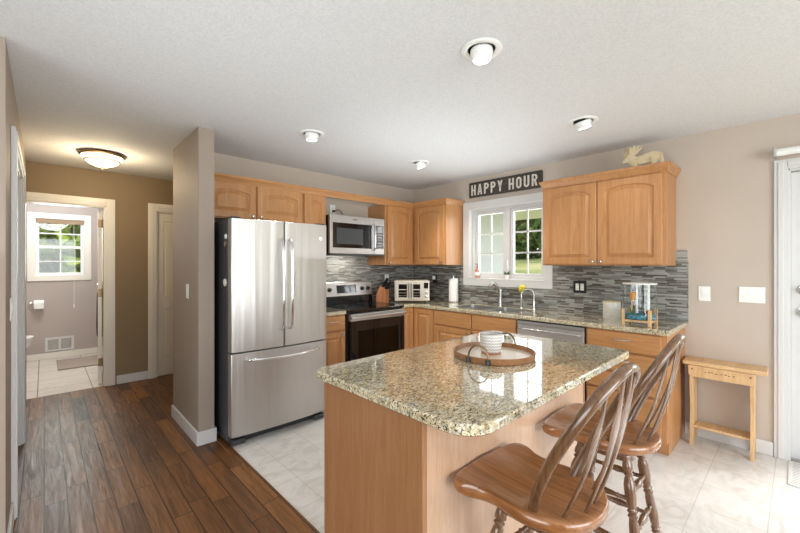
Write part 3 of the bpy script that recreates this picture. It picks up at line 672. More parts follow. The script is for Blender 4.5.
# ---- range
RX0, RX1, RY = 2.246, 3.018, 3.129
RW = RX1-RX0
t = thing('range', 'black and stainless freestanding electric range with glass cooktop', 'stove', (RX0, RY, 0))
bm = new(); bx(bm, 0, RW, .03, .645, .03, .888); obj('range_body', bm, 'black_plastic', t, bevel=.002)
bm = new(); bx(bm, 0, RW, -.005, .60, .889, .918); obj('cooktop', bm, 'black_gloss', t, bevel=.006, seg=3)
for x, y, r_ in ((.20, .17, .105), (.57, .17, .085), (.20, .43, .075), (.57, .43, .105)):
    bm = new()
    for rr in (r_, r_*.6):
        n = 36; bridge(bm, [[(x+(rr-.004)*math.cos(2*PI*i/n), y+(rr-.004)*math.sin(2*PI*i/n), .9187) for i in range(n)], [(x+rr*math.cos(2*PI*i/n), y+rr*math.sin(2*PI*i/n), .9187) for i in range(n)]], cap0=False, cap1=False)
    obj('burner_ring', bm, 'burner', t)
bm = new(); wallbox(bm, 'y', -.022, .028, .012, RW-.012, .22, .80, [(.10, RW-.10, .36, .70)]); bx(bm, .012, RW-.012, .01, .028, .22, .80)
d = obj('oven_door', bm, 'black_gloss', t, bevel=.003)
obj('oven_window', box(.10, RW-.10, -.012, -.008, .36, .70), 'oven_glass', d)
bm = new()
for z in (.44, .56): 
    for yy in (-.004, .004): tube(bm, [(.11, yy, z), (RW-.11, yy, z)], .0022, 6)
obj('oven_rack', bm, 'nickel', d)
obj('door_top_band', box(.012, RW-.012, -.024, .028, .803, .875), 'steel', d, bevel=.004)
bm = new(); tube(bm, spline([(.03, -.022, .842), (.035, -.055, .842), (RW/2, -.062, .842), (RW-.035, -.055, .842), (RW-.03, -.022, .842)], 8), .013, 12); obj('oven_handle', bm, 'steel', d, smooth=True)
obj('storage_drawer', box(.012, RW-.012, -.018, .028, .05, .21), 'black_gloss', t, bevel=.004)
bm = new(); prism(bm, [(.575, .918), (.655, .918), (.655, 1.16), (.62, 1.16), (.585, 1.02), (.575, 1.0)], .0, RW, 'x'); bg_ = obj('backguard', bm, 'black_gloss', t, bevel=.003)
# sloped stainless control panel on the backguard
bm = new(); prism(bm, [(.578, 1.0), (.606, .985), (.645, 1.172), (.620, 1.178), (.612, 1.165)], -.004, RW+.004, 'x'); cp = obj('control_panel', bm, 'steel', t, bevel=.003)
pn = Vector((0, -.985, .19)).normalized()
def on_panel(x, k): return Vector((x, .578+(.612-.578)*k, 1.0+(1.165-1.0)*k))
bm = new(); a_ = [on_panel(.25, .25), on_panel(.53, .25), on_panel(.53, .82), on_panel(.25, .82)]
bridge(bm, [[p for p in a_], [p+pn*.004 for p in a_]]); obj('display', bm, 'black_gloss', cp)
for x in (.055, .13, RW-.165, RW-.10, RW-.045) if False else (.06, .15, RW-.15, RW-.06):
    p = on_panel(x, .52); bm = new(); lathe(bm, [(0, .026), (.006, .026), (.008, .02), (.028, .018), (.03, 0)], p, p+pn, 18, False); bx(bm, p.x-.003, p.x+.003, p.y-.034, p.y-.02, p.z-.012, p.z+.02); obj('control_knob', bm, 'black_plastic', cp, smooth=True)
# ---- microwave
t = MWT = thing('microwave', 'over-the-range stainless microwave with black glass door', 'microwave', (2.196, 3.40, 1.49))
MW, MH = .76, .43
obj('microwave_body', box(0, MW, .035, .395, .012, MH-.005), 'black_plastic', t, bevel=.003)
bm = new(); wallbox(bm, 'y', 0, .034, 0, .60, .012, MH, [(.035, .575, .075, MH-.085)]); bx(bm, .03, .58, .012, .034, .07, MH-.08); d = obj('microwave_door', bm, 'steel', t, bevel=.003)
obj('door_glass', box(.035, .575, .003, .011, .075, MH-.085), 'black_gloss', d)
obj('inner_window', box(.085, .44, .0, .0028, .115, MH-.14), 'dark_grey', d, bevel=.002)
bm = new(); tube(bm, spline([(.585, 0, .06), (.585, -.035, .075), (.585, -.042, .21), (.585, -.035, MH-.09), (.585, 0, MH-.075)], 5), .010, 12); obj('door_handle', bm, 'chrome', d, smooth=True)
bm = new(); bx(bm, .604, MW, 0, .034, .012, MH); d = obj('control_panel', bm, 'steel', t, bevel=.003)
d2 = obj('keypad', box(.625, MW-.02, -.003, .0, .075, MH-.085), 'black_gloss', d)
bm = new()
for i in range(3):
    for j in range(6): bx(bm, .634+i*.036, .660+i*.036, -.0045, -.003, .085+j*.032, .103+j*.032)
obj('key_labels', bm, 'burner', d)
bm = new(); bx(bm, .01, MW-.01, .0, .38, -.004, .0115); obj('vent_underside', bm, 'dark_grey', t)
light('hood_lamp', 'AREA', (2.57, 3.62, 1.482), (0, .1, -1), 2.2, (1, .95, .86), shape='RECTANGLE', size=.4, size_y=.12)
bm = new(); bx(bm, .30, .36, -.001, 0, MH-.045, MH-.035); obj('brand_plate', bm, 'dark_grey', t)

# ================================================================== ISLAND
t = thing('kitchen_island', 'wood kitchen island base with tall flat end panels', 'kitchen island', (0, 0, 0))
IX0, IX1, IY0, IY1 = .90, 2.255, .845, 1.44
obj('island_body', box(IX0+.016, IX1-.016, IY0+.012, IY1, .0, .8755), 'cabinet_wood', t)
obj('end_panel', box(IX0+.002, IX0+.016, IY0+.014, IY1+.0, .0, .8755), 'island_wood', t, bevel=.001)
obj('end_panel', box(IX1-.016, IX1-.0, IY0+.014, IY1+.0, .0, .8755), 'island_wood', t, bevel=.001)
obj('back_panel', box(IX0+.016, IX1-.016, IY0+.002, IY0+.012, .0, .8755), 'island_wood_lit', t)
for x in (IX0, IX1-.022): obj('corner_trim', box(x, x+.022, IY0, IY0+.0135, .0, .8757), 'island_wood', t, bevel=.002)
obj('corner_trim', box(IX0, IX0+.0018, IY1-.016, IY1, .0, .8757), 'island_wood', t, bevel=.0008)
for i, (a, b) in enumerate(((.03, .46), (.47, .89), (.90, 1.32))):
    x1_, x0_ = IX0+.016+b, IX0+.016+a
    bm = panel_door(-x1_, -x0_, .12, .70, 0, .055); dd = obj('cabinet_door', bm, 'cabinet_wood', t, smooth=True, auto=25); dd.rotation_euler = (0, 0, PI); dd.location = (0, IY1, 0)
    bm = new(); bx(bm, -x1_, -x0_, -.02, 0, .715, .86); dd = obj('drawer_front', bm, 'cabinet_wood_x', t, bevel=.005); dd.rotation_euler = (0, 0, PI); dd.location = (0, IY1, 0)
bm = new(); pts = rrect(.880, 2.345, .632, 1.515, [.11, .05, .05, .06], 8)
rings = [[(x, y, z) for x, y in pts] for z in (.877, .914)]
def inset(p, d): 
    cx, cy = 1.6065, 1.0825; return (p[0]-d*math.copysign(1, p[0]-cx), p[1]-d*math.copysign(1, p[1]-cy))
rings = [[(*inset(p, .006), .876) for p in pts], [(*p, .882) for p in pts], [(*p, .906) for p in pts], [(*inset(p, .002), .911) for p in pts], [(*inset(p, .007), .914) for p in pts]]
bridge(bm, rings); o = obj('island_countertop', bm, 'granite'); tag(o, 'large polished beige granite slab with rounded corners on the kitchen island', 'countertop')

# ================================================================== STOOLS
def make_stool():
    t = thing('bar_stool', '', 'bar stool')
    SH = .655
    # seat outline, local front +y
    half = [(0, -.205), (.06, -.197), (.115, -.172), (.16, -.128), (.186, -.07), (.192, -.01), (.186, .05), (.183, .10), (.190, .145), (.205, .18), (.217, .21), (.216, .24), (.196, .268), (.155, .284), (.09, .290), (0, .290)]
    half = [(x*.945, y*.95 if y < 0 else y*.855) for x, y in half]
    full = half+[(-x, y) for x, y in reversed(half[1:-1])]
    sp = spline([(x, y, 0) for x, y in full+[full[0]]], 3)[:-1]
    c0 = Vector((0, .04, 0))
    def ring(s, z):
        out = []
        for p in sp:
            q_ = c0+(p-c0)*s; dz = 0
            if z is None: r2 = ((q_.x/.15)**2+((q_.y+.02)/.17)**2); dz = -.013*math.exp(-r2*1.2)-.006*math.exp(-((abs(q_.x)-.1)/.06)**2)*(1 if q_.y > 0 else .3)*(q_.y > -.05)
            out.append((q_.x, q_.y, (SH+dz) if z is None else z))
        return out
    bm = new(); bridge(bm, [ring(.93, SH-.045), ring(.985, SH-.036), ring(1.0, SH-.022), ring(.992, SH-.008), ring(.965, None), ring(.9, None), ring(.78, None), ring(.62, None), ring(.45, None), ring(.28, None), ring(.1, None)])
    obj('seat', bm, 'stool_seat_wood', t, smooth=True, auto=60)
    # hoop back
    hp = [(-.138, -.042, 0), (-.160, -.072, .08), (-.177, -.116, .18), (-.177, -.172, .285), (-.148, -.221, .375), (-.086, -.250, .43), (0, -.259, .45)]
    hp = [(x, y, SH-.012+z) for x, y, z in hp]; hp = hp+[(-x, y, z) for x, y, z in reversed(hp[:-1])]
    bm = new(); pth = spline(hp, 6); tube(bm, pth, .0165, 12, rx=.0125, ref=(0, .9, .43)); obj('hoop', bm, 'stool_wood', t, smooth=True)
    for k, bxk in enumerate((-.102, -.034, .034, .102)):
        a = math.asin(bxk/.157); b0 = Vector((bxk, -.157*math.cos(a), SH-.012))
        tx = bxk*1.02; # top where hoop is at that x
        cand = [p for p in pth if p.z > SH+.3]; top = min(cand, key=lambda p: abs(p.x-tx))
        top = Vector(top); L = top-b0; n_ = 18; pts, prof = [], []
        for i in range(n_+1):
            u = i/n_; p = b0+L*u; p.y += -.018*math.sin(u*PI)+.0*u; pts.append(p)
            w_ = .007+.024*math.exp(-((u-.62)/.16)**2)+.003*math.exp(-((u-.3)/.2)**2)
            prof.append((w_, .0055))
        bm = new(); tube(bm, pts, .01, 10, ref=(1, 0, 0), prof=prof); obj('spindle', bm, 'stool_wood', t, smooth=True)
    bm = new(); lathe(bm, [(0, .085), (.3, .09), (1, .09)], (0, 0, SH-.062), (0, 0, SH-.0455), 24); obj('swivel_plate', bm, 'black_plastic', t, smooth=True)
    bm = new(); bridge(bm, [[(x, y, z) for x, y in rrect(-.115, .115, -.115, .115, .045)] for z in (SH-.09, SH-.063)]); obj('leg_block', bm, 'stool_wood', t, bevel=.006)
    prof = [(0, .013), (.04, .019), (.07, .020), (.085, .013), (.10, .019), (.115, .013), (.13, .017), (.17, .022), (.24, .022), (.30, .018), (.325, .014), (.34, .020), (.355, .014), (.37, .020), (.385, .015), (.42, .018), (.55, .021), (.62, .018), (.64, .014), (.655, .020), (.67, .014), (.685, .020), (.70, .015), (.78, .017), (.88, .015), (.92, .011), (.935, .017), (.95, .012), (1, .013)]
    def lp(sx, sy, z): k = (SH-.08-z)/(SH-.08); r = .092+.083*k; return Vector((sx*r, sy*r, z))
    for sx, sy in ((-1, -1), (1, -1), (1, 1), (-1, 1)):
        bm = new(); lathe(bm, prof, lp(sx, sy, SH-.08), lp(sx, sy, 0), 16); obj('leg', bm, 'stool_wood', t, smooth=True, auto=60)
    rp = [(0, .008), (.12, .009), (.2, .008), (.22, .012), (.24, .008), (.5, .0155), (.76, .008), (.78, .012), (.8, .008), (.88, .009), (1, .008)]
    for (a, b, z) in (((-1, 1), (1, 1), .20), ((-1, -1), (1, -1), .30), ((-1, -1), (-1, 1), .25), ((1, -1), (1, 1), .25), ((-1, 1), (1, 1), .40), ((-1, -1), (1, -1), .44), ((-1, -1), (-1, 1), .42), ((1, -1), (1, 1), .42)):
        bm = new(); lathe(bm, rp, lp(*a, z), lp(*b, z), 12); obj('stretcher', bm, 'stool_wood', t, smooth=True, auto=60)
    return t
st = make_stool(); st.location = (1.212, .590, 0); st.rotation_euler = (0, 0, math.radians(-2)); GS = 'swivel stools at the island'
st['label'] = 'turned-leg wooden bar stool nearest the viewer, pushed up to the island corner'; st['group'] = GS
dup(st, (1.862, .589, 0), math.radians(1), 'hoop-back wooden bar stool farther along the island, in front of the drawer cabinet', GS)

# ================================================================== BENCH
t = thing('bench', 'small narrow pine bench standing against the tan wall', 'bench', (XW-.012, .40, 0), R90)
# local x: along wall (right = -Y), y: depth, 0 = wall side, front negative
bm = new(); bx(bm, -.226, .25, -.205, -.0, .612, .642); obj('seat', bm, 'pine_y', t, bevel=.006)
pts = [(-.19, .611), (.19, .611), (.19, .60)]+[(.19-.028*(1-math.cos(a)), .555-.028*math.sin(a)+.0) for a in (0, .5, 1.0, 1.57)]+[(-.19+.028*(1-math.cos(a)), .555-.028*math.sin(a)) for a in (1.57, 1.0, .5, 0)]+[(-.19, .60)]
bm = new(); prism(bm, pts, -.208, -.19, 'y'); ap = obj('apron', bm, 'pine', t, bevel=.002)
bm = new()
for i, x in enumerate((-.088, -.068, -.05, -.028, .004, .026, .046, .07)): bx(bm, x, x+(.012 if i % 2 else .009), -.2088, -.208, .568+(i % 3)*.003, .575+(i % 3)*.003)
obj('carved_marks', bm, 'brown', ap)
bm = new()
for x in (-.165, .165): lathe(bm, [(0, .006), (.003, .005)], (x, -.208, .585), (x, -1, .585), 10, False)
obj('screw_cap', bm, 'brown', ap)
for s in (-1, 1):
    prof = [(-.20, 0), (-.155, 0), (-.135, .05), (-.12, .09), (-.08, .11), (-.055, .09), (-.04, .05), (-.02, 0), (-.0, 0)]
    back = [(0, 0), (-.006, .10), (-.016, .3), (-.008, .45), (0, .611)]; frontp = [(-.189, .611), (-.189, .52), (-.196, .45), (-.180, .33), (-.178, .20), (-.19, .10), (-.20, 0)]
    fr_ = [Vector((p[0], p[1], 0)) for p in frontp]; pts = [(p.x, p.y) for p in spline(fr_, 4)]
    poly = prof[1:-1]+[(b_[0], b_[1]) for b_ in back]+pts
    bm = new(); x = s*.172; prism(bm, poly, x-.011, x+.011, 'x'); obj('leg', bm, 'pine', t, bevel=.002)
obj('shelf', box(-.161, .161, -.165, -.03, .125, .143), 'pine_y', t, bevel=.003)

# ================================================================== COUNTER ITEMS
# tray
TC = (1.69, 1.085)
t = thing('serving_tray', 'round wooden tray with two loop handles on the island', 'tray', (*TC, .914), math.radians(0))
bm = new(); lathe(bm, [(0, .0), (0, .198), (.003, .202), (.030, .207), (.032, .203), (.031, .199), (.008, .193), (.007, 0)], (0,0,0), (0,0,1), 56, False); obj('rim', bm, 'tray_wood', t, smooth=True, auto=40)
bm = new(); lathe(bm, [(.0072, 0), (.0072, .1925), (.009, .1925), (.009, 0)], (0,0,0), (0,0,1), 48, False); obj('tray_bed', bm, 'tray_bed', t, smooth=True)
for a in (math.radians(192), math.radians(12)):
    cx, cy = math.cos(a)*.198, math.sin(a)*.198; tx, ty = -math.sin(a), math.cos(a)
    pts = [(cx+tx*.050*math.cos(b), cy+ty*.050*math.cos(b), .03+.058*math.sin(b)) for b in [PI*i/14 for i in range(15)]]
    bm = new(); tube(bm, [(pts[0][0], pts[0][1], .012)]+pts+[(pts[-1][0], pts[-1][1], .012)], .0045, 8); hd = obj('handle', bm, 'bronze', t, smooth=True)
    for s in (-1, 1): bm = new(); px, py = cx+tx*.050*s+math.cos(a)*.006, cy+ty*.050*s+math.sin(a)*.006; lathe(bm, [(0, .012), (1, .012)], (px, py, .006), (px, py, .028), 10); obj('handle_mount', bm, 'black_plastic', hd)
t = thing('mug', 'white patterned ceramic cup with wooden base on the round tray', 'mug', (1.702, 1.108, .9232))
bm = new(); lathe(bm, [(.008, 0), (.008, .050), (.012, .0525), (.06, .056), (.102, .058), (.104, .056), (.102, .053), (.02, .049), (.014, 0)], (0,0,0), (0,0,1), 40, False); obj('cup', bm, 'cup_glaze', t, smooth=True, auto=50)
bm = new(); lathe(bm, [(0, 0), (0, .048), (.009, .0505), (.0095, 0)], (0,0,0), (0,0,1), 32, False); obj('wooden_base', bm, 'block_wood', t, smooth=True)
# toaster oven, turned to the room
ta = math.atan2(.7271, .6867)-PI/2
tc_ = Vector((.6867, .7271))*4.62+Vector((.7271, -.6867))*(4.62*12/377)
t = thing('toaster_oven', 'beige metal toaster oven with french doors in the counter corner', 'toaster oven', (tc_.x, tc_.y, .914), ta)
TW, TH, TD = .43, .275, .30
obj('oven_body', box(-TW/2, TW/2, .0, TD, .018, TH), 'toaster', t, bevel=.012, seg=3)
bm = new()
for x in (-.18, .18):
    for y in (.03, TD-.03): cyl(bm, (x, y, 0), (x, y, .018), .015, n=12)
obj('feet', bm, 'black_plastic', t)
for x0, x1, hx in ((-TW/2+.015, -.028, -.042), (-.022, .135, -.008)):
    bm = new(); wallbox(bm, 'y', -.012, 0, x0, x1, .035, TH-.02, [(x0+.035, x1-.035, .065, TH-.05)]); d = obj('oven_door', bm, 'toaster', t, bevel=.003)
    obj('door_window', box(x0+.033, x1-.033, -.006, -.003, .063, TH-.048), 'black_gloss', d)
    bm = new(); bx(bm, x0+.04, x1-.04, -.0075, -.0062, .155, .165); bx(bm, x0+.037, x1-.037, -.0075, -.0062, .118, .121); bx(bm, x0+.037, x1-.037, -.0075, -.0062, .085, .088); obj('oven_rack', bm, 'toaster', d)
    bm = new(); tube(bm, [(hx, -.012, .05), (hx, -.035, .055), (hx, -.035, TH-.04), (hx, -.012, TH-.035)], .006, 8); obj('door_handle', bm, 'chrome', d, smooth=True)
obj('display', box(.145, .20, -.004, .0, .175, TH-.03), 'black_gloss', t, bevel=.002)
bm = new()
for z in (.135, .08): lathe(bm, [(0, .018), (.012, .016), (.014, 0)], (.172, 0, z), (.172, -1, z), 16, False)
obj('control_dial', bm, 'nickel', t, smooth=True)
# knife block
t = thing('knife_block', 'slanted wooden knife block beside the range', 'knife block', (3.088, 3.58, .914), math.radians(20))
bm = new(); prism(bm, [(-.06, 0), (.07, 0), (.07, .10), (.015, .20), (-.06, .155)], -.05, .05, 'x'); obj('block', bm, 'block_wood', t, bevel=.004)
Rk = Matrix.Rotation(math.radians(20), 4, 'Z'); kd = Vector((0, -.50, .86)).normalized()
for i, (kx, ky, L_) in enumerate(((-.03, -.045, .10), (.0, -.045, .11), (.03, -.045, .10), (-.03, -.005, .13), (.0, -.005, .125), (.03, -.005, .12))):
    base = Vector((kx, ky, .155+(ky+.06)*.6)); k_ = thing('kitchen_knife', 'black handled kitchen knife standing in the wooden knife block', 'knife', tuple(Vector((3.088, 3.58, .914))+Rk@base), math.radians(20), 'knives in the wooden knife block')
    bm = new(); pts = [kd*.002, kd*L_*.3+Vector((0, -.003, 0)), kd*L_*.7+Vector((0, .0, .0)), kd*L_]; tube(bm, pts, .010, 8, rx=.007, prof=[.8, 1, 1.1, .9]); obj('handle', bm, 'black_plastic', k_, smooth=True)
# paper towels
t = thing('paper_towel_holder', 'chrome upright paper towel stand below the window corner', 'paper towel holder', (3.70, 2.95, .914))
bm = new(); lathe(bm, [(0, .0), (0, .075), (.006, .078), (.010, .074), (.012, 0)], (0,0,0), (0,0,1), 28, False); obj('base', bm, 'chrome', t, smooth=True)
bm = new(); cyl(bm, (0,0,.012), (0,0,.315), .007); lathe(bm, [(0,.007),(.3,.013),(.7,.013),(1,.0)], (0,0,.312), (0,0,.34), 14); obj('rod', bm, 'chrome', t, smooth=True)
bm = new(); lathe(bm, [(0, .022), (0, .058), (.28, .058), (.28, .022)], (0,0,0), (0,0,1), 32, False); o = obj('paper_towel_roll', bm, 'paper', smooth=True, auto=40, loc=(3.70, 2.95, .9265)); tag(o, 'full white paper towel roll on its upright stand', 'paper towel')
# sill items
t = thing('soap_bottle', 'pinkish soap bottle with dark pump on the window sill', 'soap bottle', (3.872, 2.715, 1.2145))
bm = new(); lathe(bm, [(0, 0), (0, .026), (.01, .029), (.10, .028), (.12, .012), (.132, .011)], (0,0,0), (0,0,1), 20, False); obj('bottle', bm, 'soap', t, smooth=True)
bm = new(); lathe(bm, [(.132, .013), (.145, .013), (.148, .004), (.17, .004)], (0,0,0), (0,0,1), 12, False); bx(bm, -.03, .008, -.006, .006, .168, .178); obj('pump', bm, 'brown', t)
bm = new(); lathe(bm, [(.035, .0295), (.075, .0295)], (0,0,0), (0,0,1), 20, False); obj('label_band', bm, 'white_plastic', t, smooth=True)
t = thing('potted_plant', 'tiny succulent in a white pot on the window sill', 'plant', (3.868, 2.305, 1.2145))
bm = new(); lathe(bm, [(0, 0), (0, .022), (.05, .028), (.05, .024), (.04, .022), (.04, 0)], (0,0,0), (0,0,1), 18, False); obj('pot', bm, 'white_ceramic', t, smooth=True)
bm = new()
for i in range(11):
    a = i*2.4; e = .3+.06*i; p = Vector((math.cos(a)*.02*(1-i/16), math.sin(a)*.02*(1-i/16), .041)); q_ = p+Vector((math.cos(a)*.025, math.sin(a)*.025, .02+.004*i)); tube(bm, [p, (p+q_)/2+Vector((0,0,.004)), q_], .006, 6, prof=[.6, 1, .15])
obj('leaves', bm, 'leaf', t, smooth=True)
# canister
t = thing('canister', 'speckled white stone canister with flat lid beside fish tank', 'canister', (3.60, 1.122, .914))
bm = new(); lathe(bm, [(0, 0), (0, .066), (.004, .069), (.14, .069), (.14, 0)], (0,0,0), (0,0,1), 36, False); obj('jar', bm, 'speckled', t, smooth=True)
bm = new(); lathe(bm, [(.141, 0), (.141, .067), (.150, .067), (.152, 0)], (0,0,0), (0,0,1), 36, False); obj('lid', bm, 'plywood', t, smooth=True)
# fish tank on stand
KC = Vector((3.39, .858)); ka = math.radians(45)
t = thing('tank_stand', 'light wood four-legged stand carrying the small fish tank', 'stand', (KC.x, KC.y, .914), ka-PI/4)
rr = .125
for i in range(4):
    a = PI/4+i*PI/2; x, y = rr*math.cos(a), rr*math.sin(a); bm = new(); bx(bm, x-.011, x+.011, y-.011, y+.011, 0, .125); obj('leg', bm, 'pine', t, bevel=.003)
bm = new(); s_ = rr*.7071; bx(bm, -s_+.011, s_-.011, -.009, .009, .028, .045); bx(bm, -.009, .009, -s_+.011, s_-.011, .0281, .0449)
for s in (-1, 1): bx(bm, -s_+.01, s_-.01, s*s_-.008, s*s_+.008, .028, .045); bx(bm, s*s_-.008, s*s_+.008, -s_+.01, s_-.01, .0281, .0449)
obj('rail', bm, 'pine', t)
t = thing('fish_tank', 'small clear cylindrical fish tank with teal gravel on wooden stand', 'fish tank', (KC.x, KC.y, .9605))
R_ = .115
bm = new(); lathe(bm, [(0, 0), (0, R_), (.27, R_), (.27, R_-.003), (.004, R_-.003), (.004, 0)], (0,0,0), (0,0,1), 48, False); obj('tank_wall', bm, 'tank_glass', t, smooth=True, auto=40)
bm = new(); lathe(bm, [(.271, 0), (.271, R_+.002), (.279, R_+.002), (.281, 0)], (0,0,0), (0,0,1), 48, False); obj('lid', bm, 'white_plastic', t, smooth=True, auto=40)
bm = new(); lathe(bm, [(.005, 0), (.005, R_-.004), (.036, R_-.004), (.044, .06), (.038, 0)], (0,0,0), (0,0,1), 40, False); o = obj('gravel', bm, 'gravel', t, smooth=True); o['kind'] = 'stuff'
rv = Vector((.7271, -.6867, 0)); fv = Vector((.6867, .7271, 0))
bm = new()
for d_, r_ in ((-.012, .008), (.085, .009)): p = rv*d_+fv*.02; cyl(bm, (p.x, p.y, .04), (p.x, p.y, .27), r_, n=12)
obj('filter_tube', bm, 'white_plastic', t, smooth=True)
bm = new(); p = rv*-.075-fv*.03; lathe(bm, [(0, .008), (.2, .016), (.6, .020), (.8, .026), (1, .0)], (p.x, p.y, .145), (p.x, p.y, .215), 14); cyl(bm, (p.x, p.y, .04), (p.x, p.y, .15), .003, n=8); obj('orange_ornament', bm, 'orange', t, smooth=True)
bm = new(); p = rv*.035-fv*.05
for i in range(7): a = i*1.7; q_ = p+Vector((math.cos(a)*.02, math.sin(a)*.02, 0)); lathe(bm, [(0, .012), (.5, .016), (1, .003)], (q_.x, q_.y, .038), (q_.x, q_.y, .06+.008*(i % 4)), 10)
obj('rock_ornament', bm, 'brown', t, smooth=True)
bm = new(); p = rv*-.08-fv*.04
for i in range(12): a = i*2.1; e = Vector((math.cos(a)*.03, math.sin(a)*.03, .05+.03*(i % 3)/2)); s0 = p+Vector((0,0,.038)); tube(bm, [s0, s0+e*.6+Vector((0,0,.012)), s0+e], .004, 5, prof=[1, 1.2, .2])
obj('water_plant', bm, 'leaf', t, smooth=True)

# ================================================================== WALL ITEMS
def plate(name, label, cat, loc, rz, w_, h_, kind, mat='white_plastic', ins='white_plastic', group=None, n=1):
    """wall plate; local front -Y"""
    t = thing(name, label, cat, loc, rz, group)
    obj('plate', box(-w_/2, w_/2, -.006, 0, -h_/2, h_/2), mat, t, bevel=.003)
    for i in range(n):
        cx = (i-(n-1)/2)*.046
        if kind == 'rocker': 
            bm = new(); prism(bm, [(-.0062, -.033), (-.0105, .0), (-.0085, .033), (-.005, .033), (-.005, -.033)], cx-.016, cx+.016, 'x'); obj('rocker', bm, ins, t)
        else:
            obj('socket', box(cx-.016, cx+.016, -.009, -.005, -.033, .033), ins, t, bevel=.002)
            bm = new()
            for z in (-.018, .018):
                for s in (-1, 1): bx(bm, cx+s*.006-.001, cx+s*.006+.001, -.0095, -.009, z-.004, z+.005)
            obj('slots', bm, 'black_plastic', t)
    return t
plate('light_switch', 'single white rocker switch on tan wall above the bench', 'light switch', (XW-.0005, .52, 1.152), R90, .075, .118, 'rocker')
plate('light_switch', 'wide white three-gang rocker switch beside the patio door', 'light switch', (XW-.0005, .243, 1.158), R90, .145, .118, 'rocker', n=3)
plate('light_switch', 'white rocker switch on the taupe stub wall by refrigerator', 'light switch', (.8575, 3.44, 1.165), R90, .075, .118, 'rocker')
plate('light_switch', 'white switch plate on the hall wall beside the closed white door', 'light switch', (-.1295, 2.84, 1.15), PI/2, .075, .118, 'rocker')
plate('power_outlet', 'black double outlet plate with white inserts on the mosaic', 'outlet', (XW-.0115, 1.477, 1.163), R90, .125, .118, 'socket', 'black_plastic', n=2)
t = plate('power_outlet', 'black outlet plate with plugged-in white adapter near the corner', 'outlet', (XW-.0115, 3.36, 1.19), R90, .075, .118, 'socket', 'black_plastic', 'black_plastic')
o = obj('plug_adapter', box(-.016, .016, -.045, -.0098, -.01, .04), 'white_plastic', None, bevel=.005, loc=(XW-.0115, 3.36, 1.19), rot=(0, 0, R90)); tag(o, 'white plug adapter pushed into the black corner outlet', 'plug')
plate('power_outlet', 'white outlet on the mosaic just above the knife block', 'outlet', (3.33, YW-.0115, 1.19), 0, .075, .118, 'socket')
plate('power_outlet', 'white outlet above the microwave with a black cord', 'outlet', (2.485, YW-.0005, 2.03), 0, .075, .118, 'socket')
bm = new(); bx(bm, -.012, .012, -.04, -.0099, -.032, -.008); tube(bm, spline([(0, -.035, -.02), (.05, -.05, -.0), (.1, -.05, -.03), (.13, -.05, -.09), (.14, -.05, -.117)], 6), .004, 8)
obj('power_cord', bm, 'black_plastic', MWT, smooth=True, loc=(2.485-2.196, YW-.0005-3.40, 2.03-1.49), label='black power cord')
# sign
t = thing('wall_sign', 'dark weathered wood sign reading HAPPY HOUR above window', 'sign', (XW-.001, 2.335, 2.288), R90)
obj('board', box(-.458, .475, -.018, 0, -.085, .085), 'sign_board', t)
bm = new(); wallbox(bm, 'y', -.026, -.018, -.458, .475, -.092, .092, [(-.445, .462, -.08, .08)]); obj('frame', bm, 'sign_board', t, bevel=.002)
def letter(bm, ch, x, w_=.064, h_=.126, k=.0205):
    """condensed block capital, lower left corner at x, drawn as flat bars and rings"""
    z = -h_/2; y0, y1 = -.0215, -.0182
    P_ = lambda pts: prism(bm, [(x+a, z+b) for a, b in pts], y0, y1, 'y')
    R_ = lambda a, b, c_, d_: P_([(a, c_), (b, c_), (b, d_), (a, d_)])
    def arc(cx, cz, r0x, r0z, r1x, r1z, a0, a1, n=8):
        A = [math.radians(a0+(a1-a0)*i/n) for i in range(n+1)]
        for p, q_ in zip(A, A[1:]): P_([(cx+r0x*math.cos(p), cz+r0z*math.sin(p)), (cx+r1x*math.cos(p), cz+r1z*math.sin(p)), (cx+r1x*math.cos(q_), cz+r1z*math.sin(q_)), (cx+r0x*math.cos(q_), cz+r0z*math.sin(q_))])
    m_ = w_/2; ri = m_-k
    if ch == 'H': R_(0, k, 0, h_); R_(w_-k, w_, 0, h_); R_(k, w_-k, h_*.42, h_*.58)
    elif ch == 'A': P_([(0, 0), (k, 0), (m_+k*.1, h_), (m_-k*.6, h_)]); P_([(w_-k, 0), (w_, 0), (m_+k*.6, h_), (m_-k*.1, h_)]); R_(k*.9, w_-k*.9, h_*.22, h_*.36)
    elif ch == 'Y': R_(m_-k/2, m_+k/2, 0, h_*.46); P_([(m_-k/2, h_*.36), (m_+k/2, h_*.50), (k, h_), (0, h_)]); P_([(m_-k/2, h_*.50), (m_+k/2, h_*.36), (w_, h_), (w_-k, h_)])
    elif ch in 'OU':
        R_(0, k, m_, h_-(m_ if ch == 'O' else 0)); R_(w_-k, w_, m_, h_-(m_ if ch == 'O' else 0)); arc(m_, m_, ri, ri, m_, m_, 180, 360)
        if ch == 'O': arc(m_, h_-m_, ri, ri, m_, m_, 0, 180)
    elif ch in 'PR':
        R_(0, k, 0, h_); b = h_*.44; rz = (h_-b)/2; rx = w_*.5
        R_(k, w_-rx, h_-k*.85, h_); R_(k, w_-rx, b, b+k*.85); arc(w_-rx, b+rz, rx-k, rz-k*.85, rx, rz, -90, 90)
        if ch == 'R': P_([(w_-k*1.1, 0), (w_+.001, 0), (w_*.72, b+.004), (w_*.42, b+.004)])
x = -.428
for word in ('HAPPY', 'HOUR'):
    bm = new()
    for ch in word: letter(bm, ch, x); x += .092
    obj('lettering', bm, 'sign_white', t); x += .052
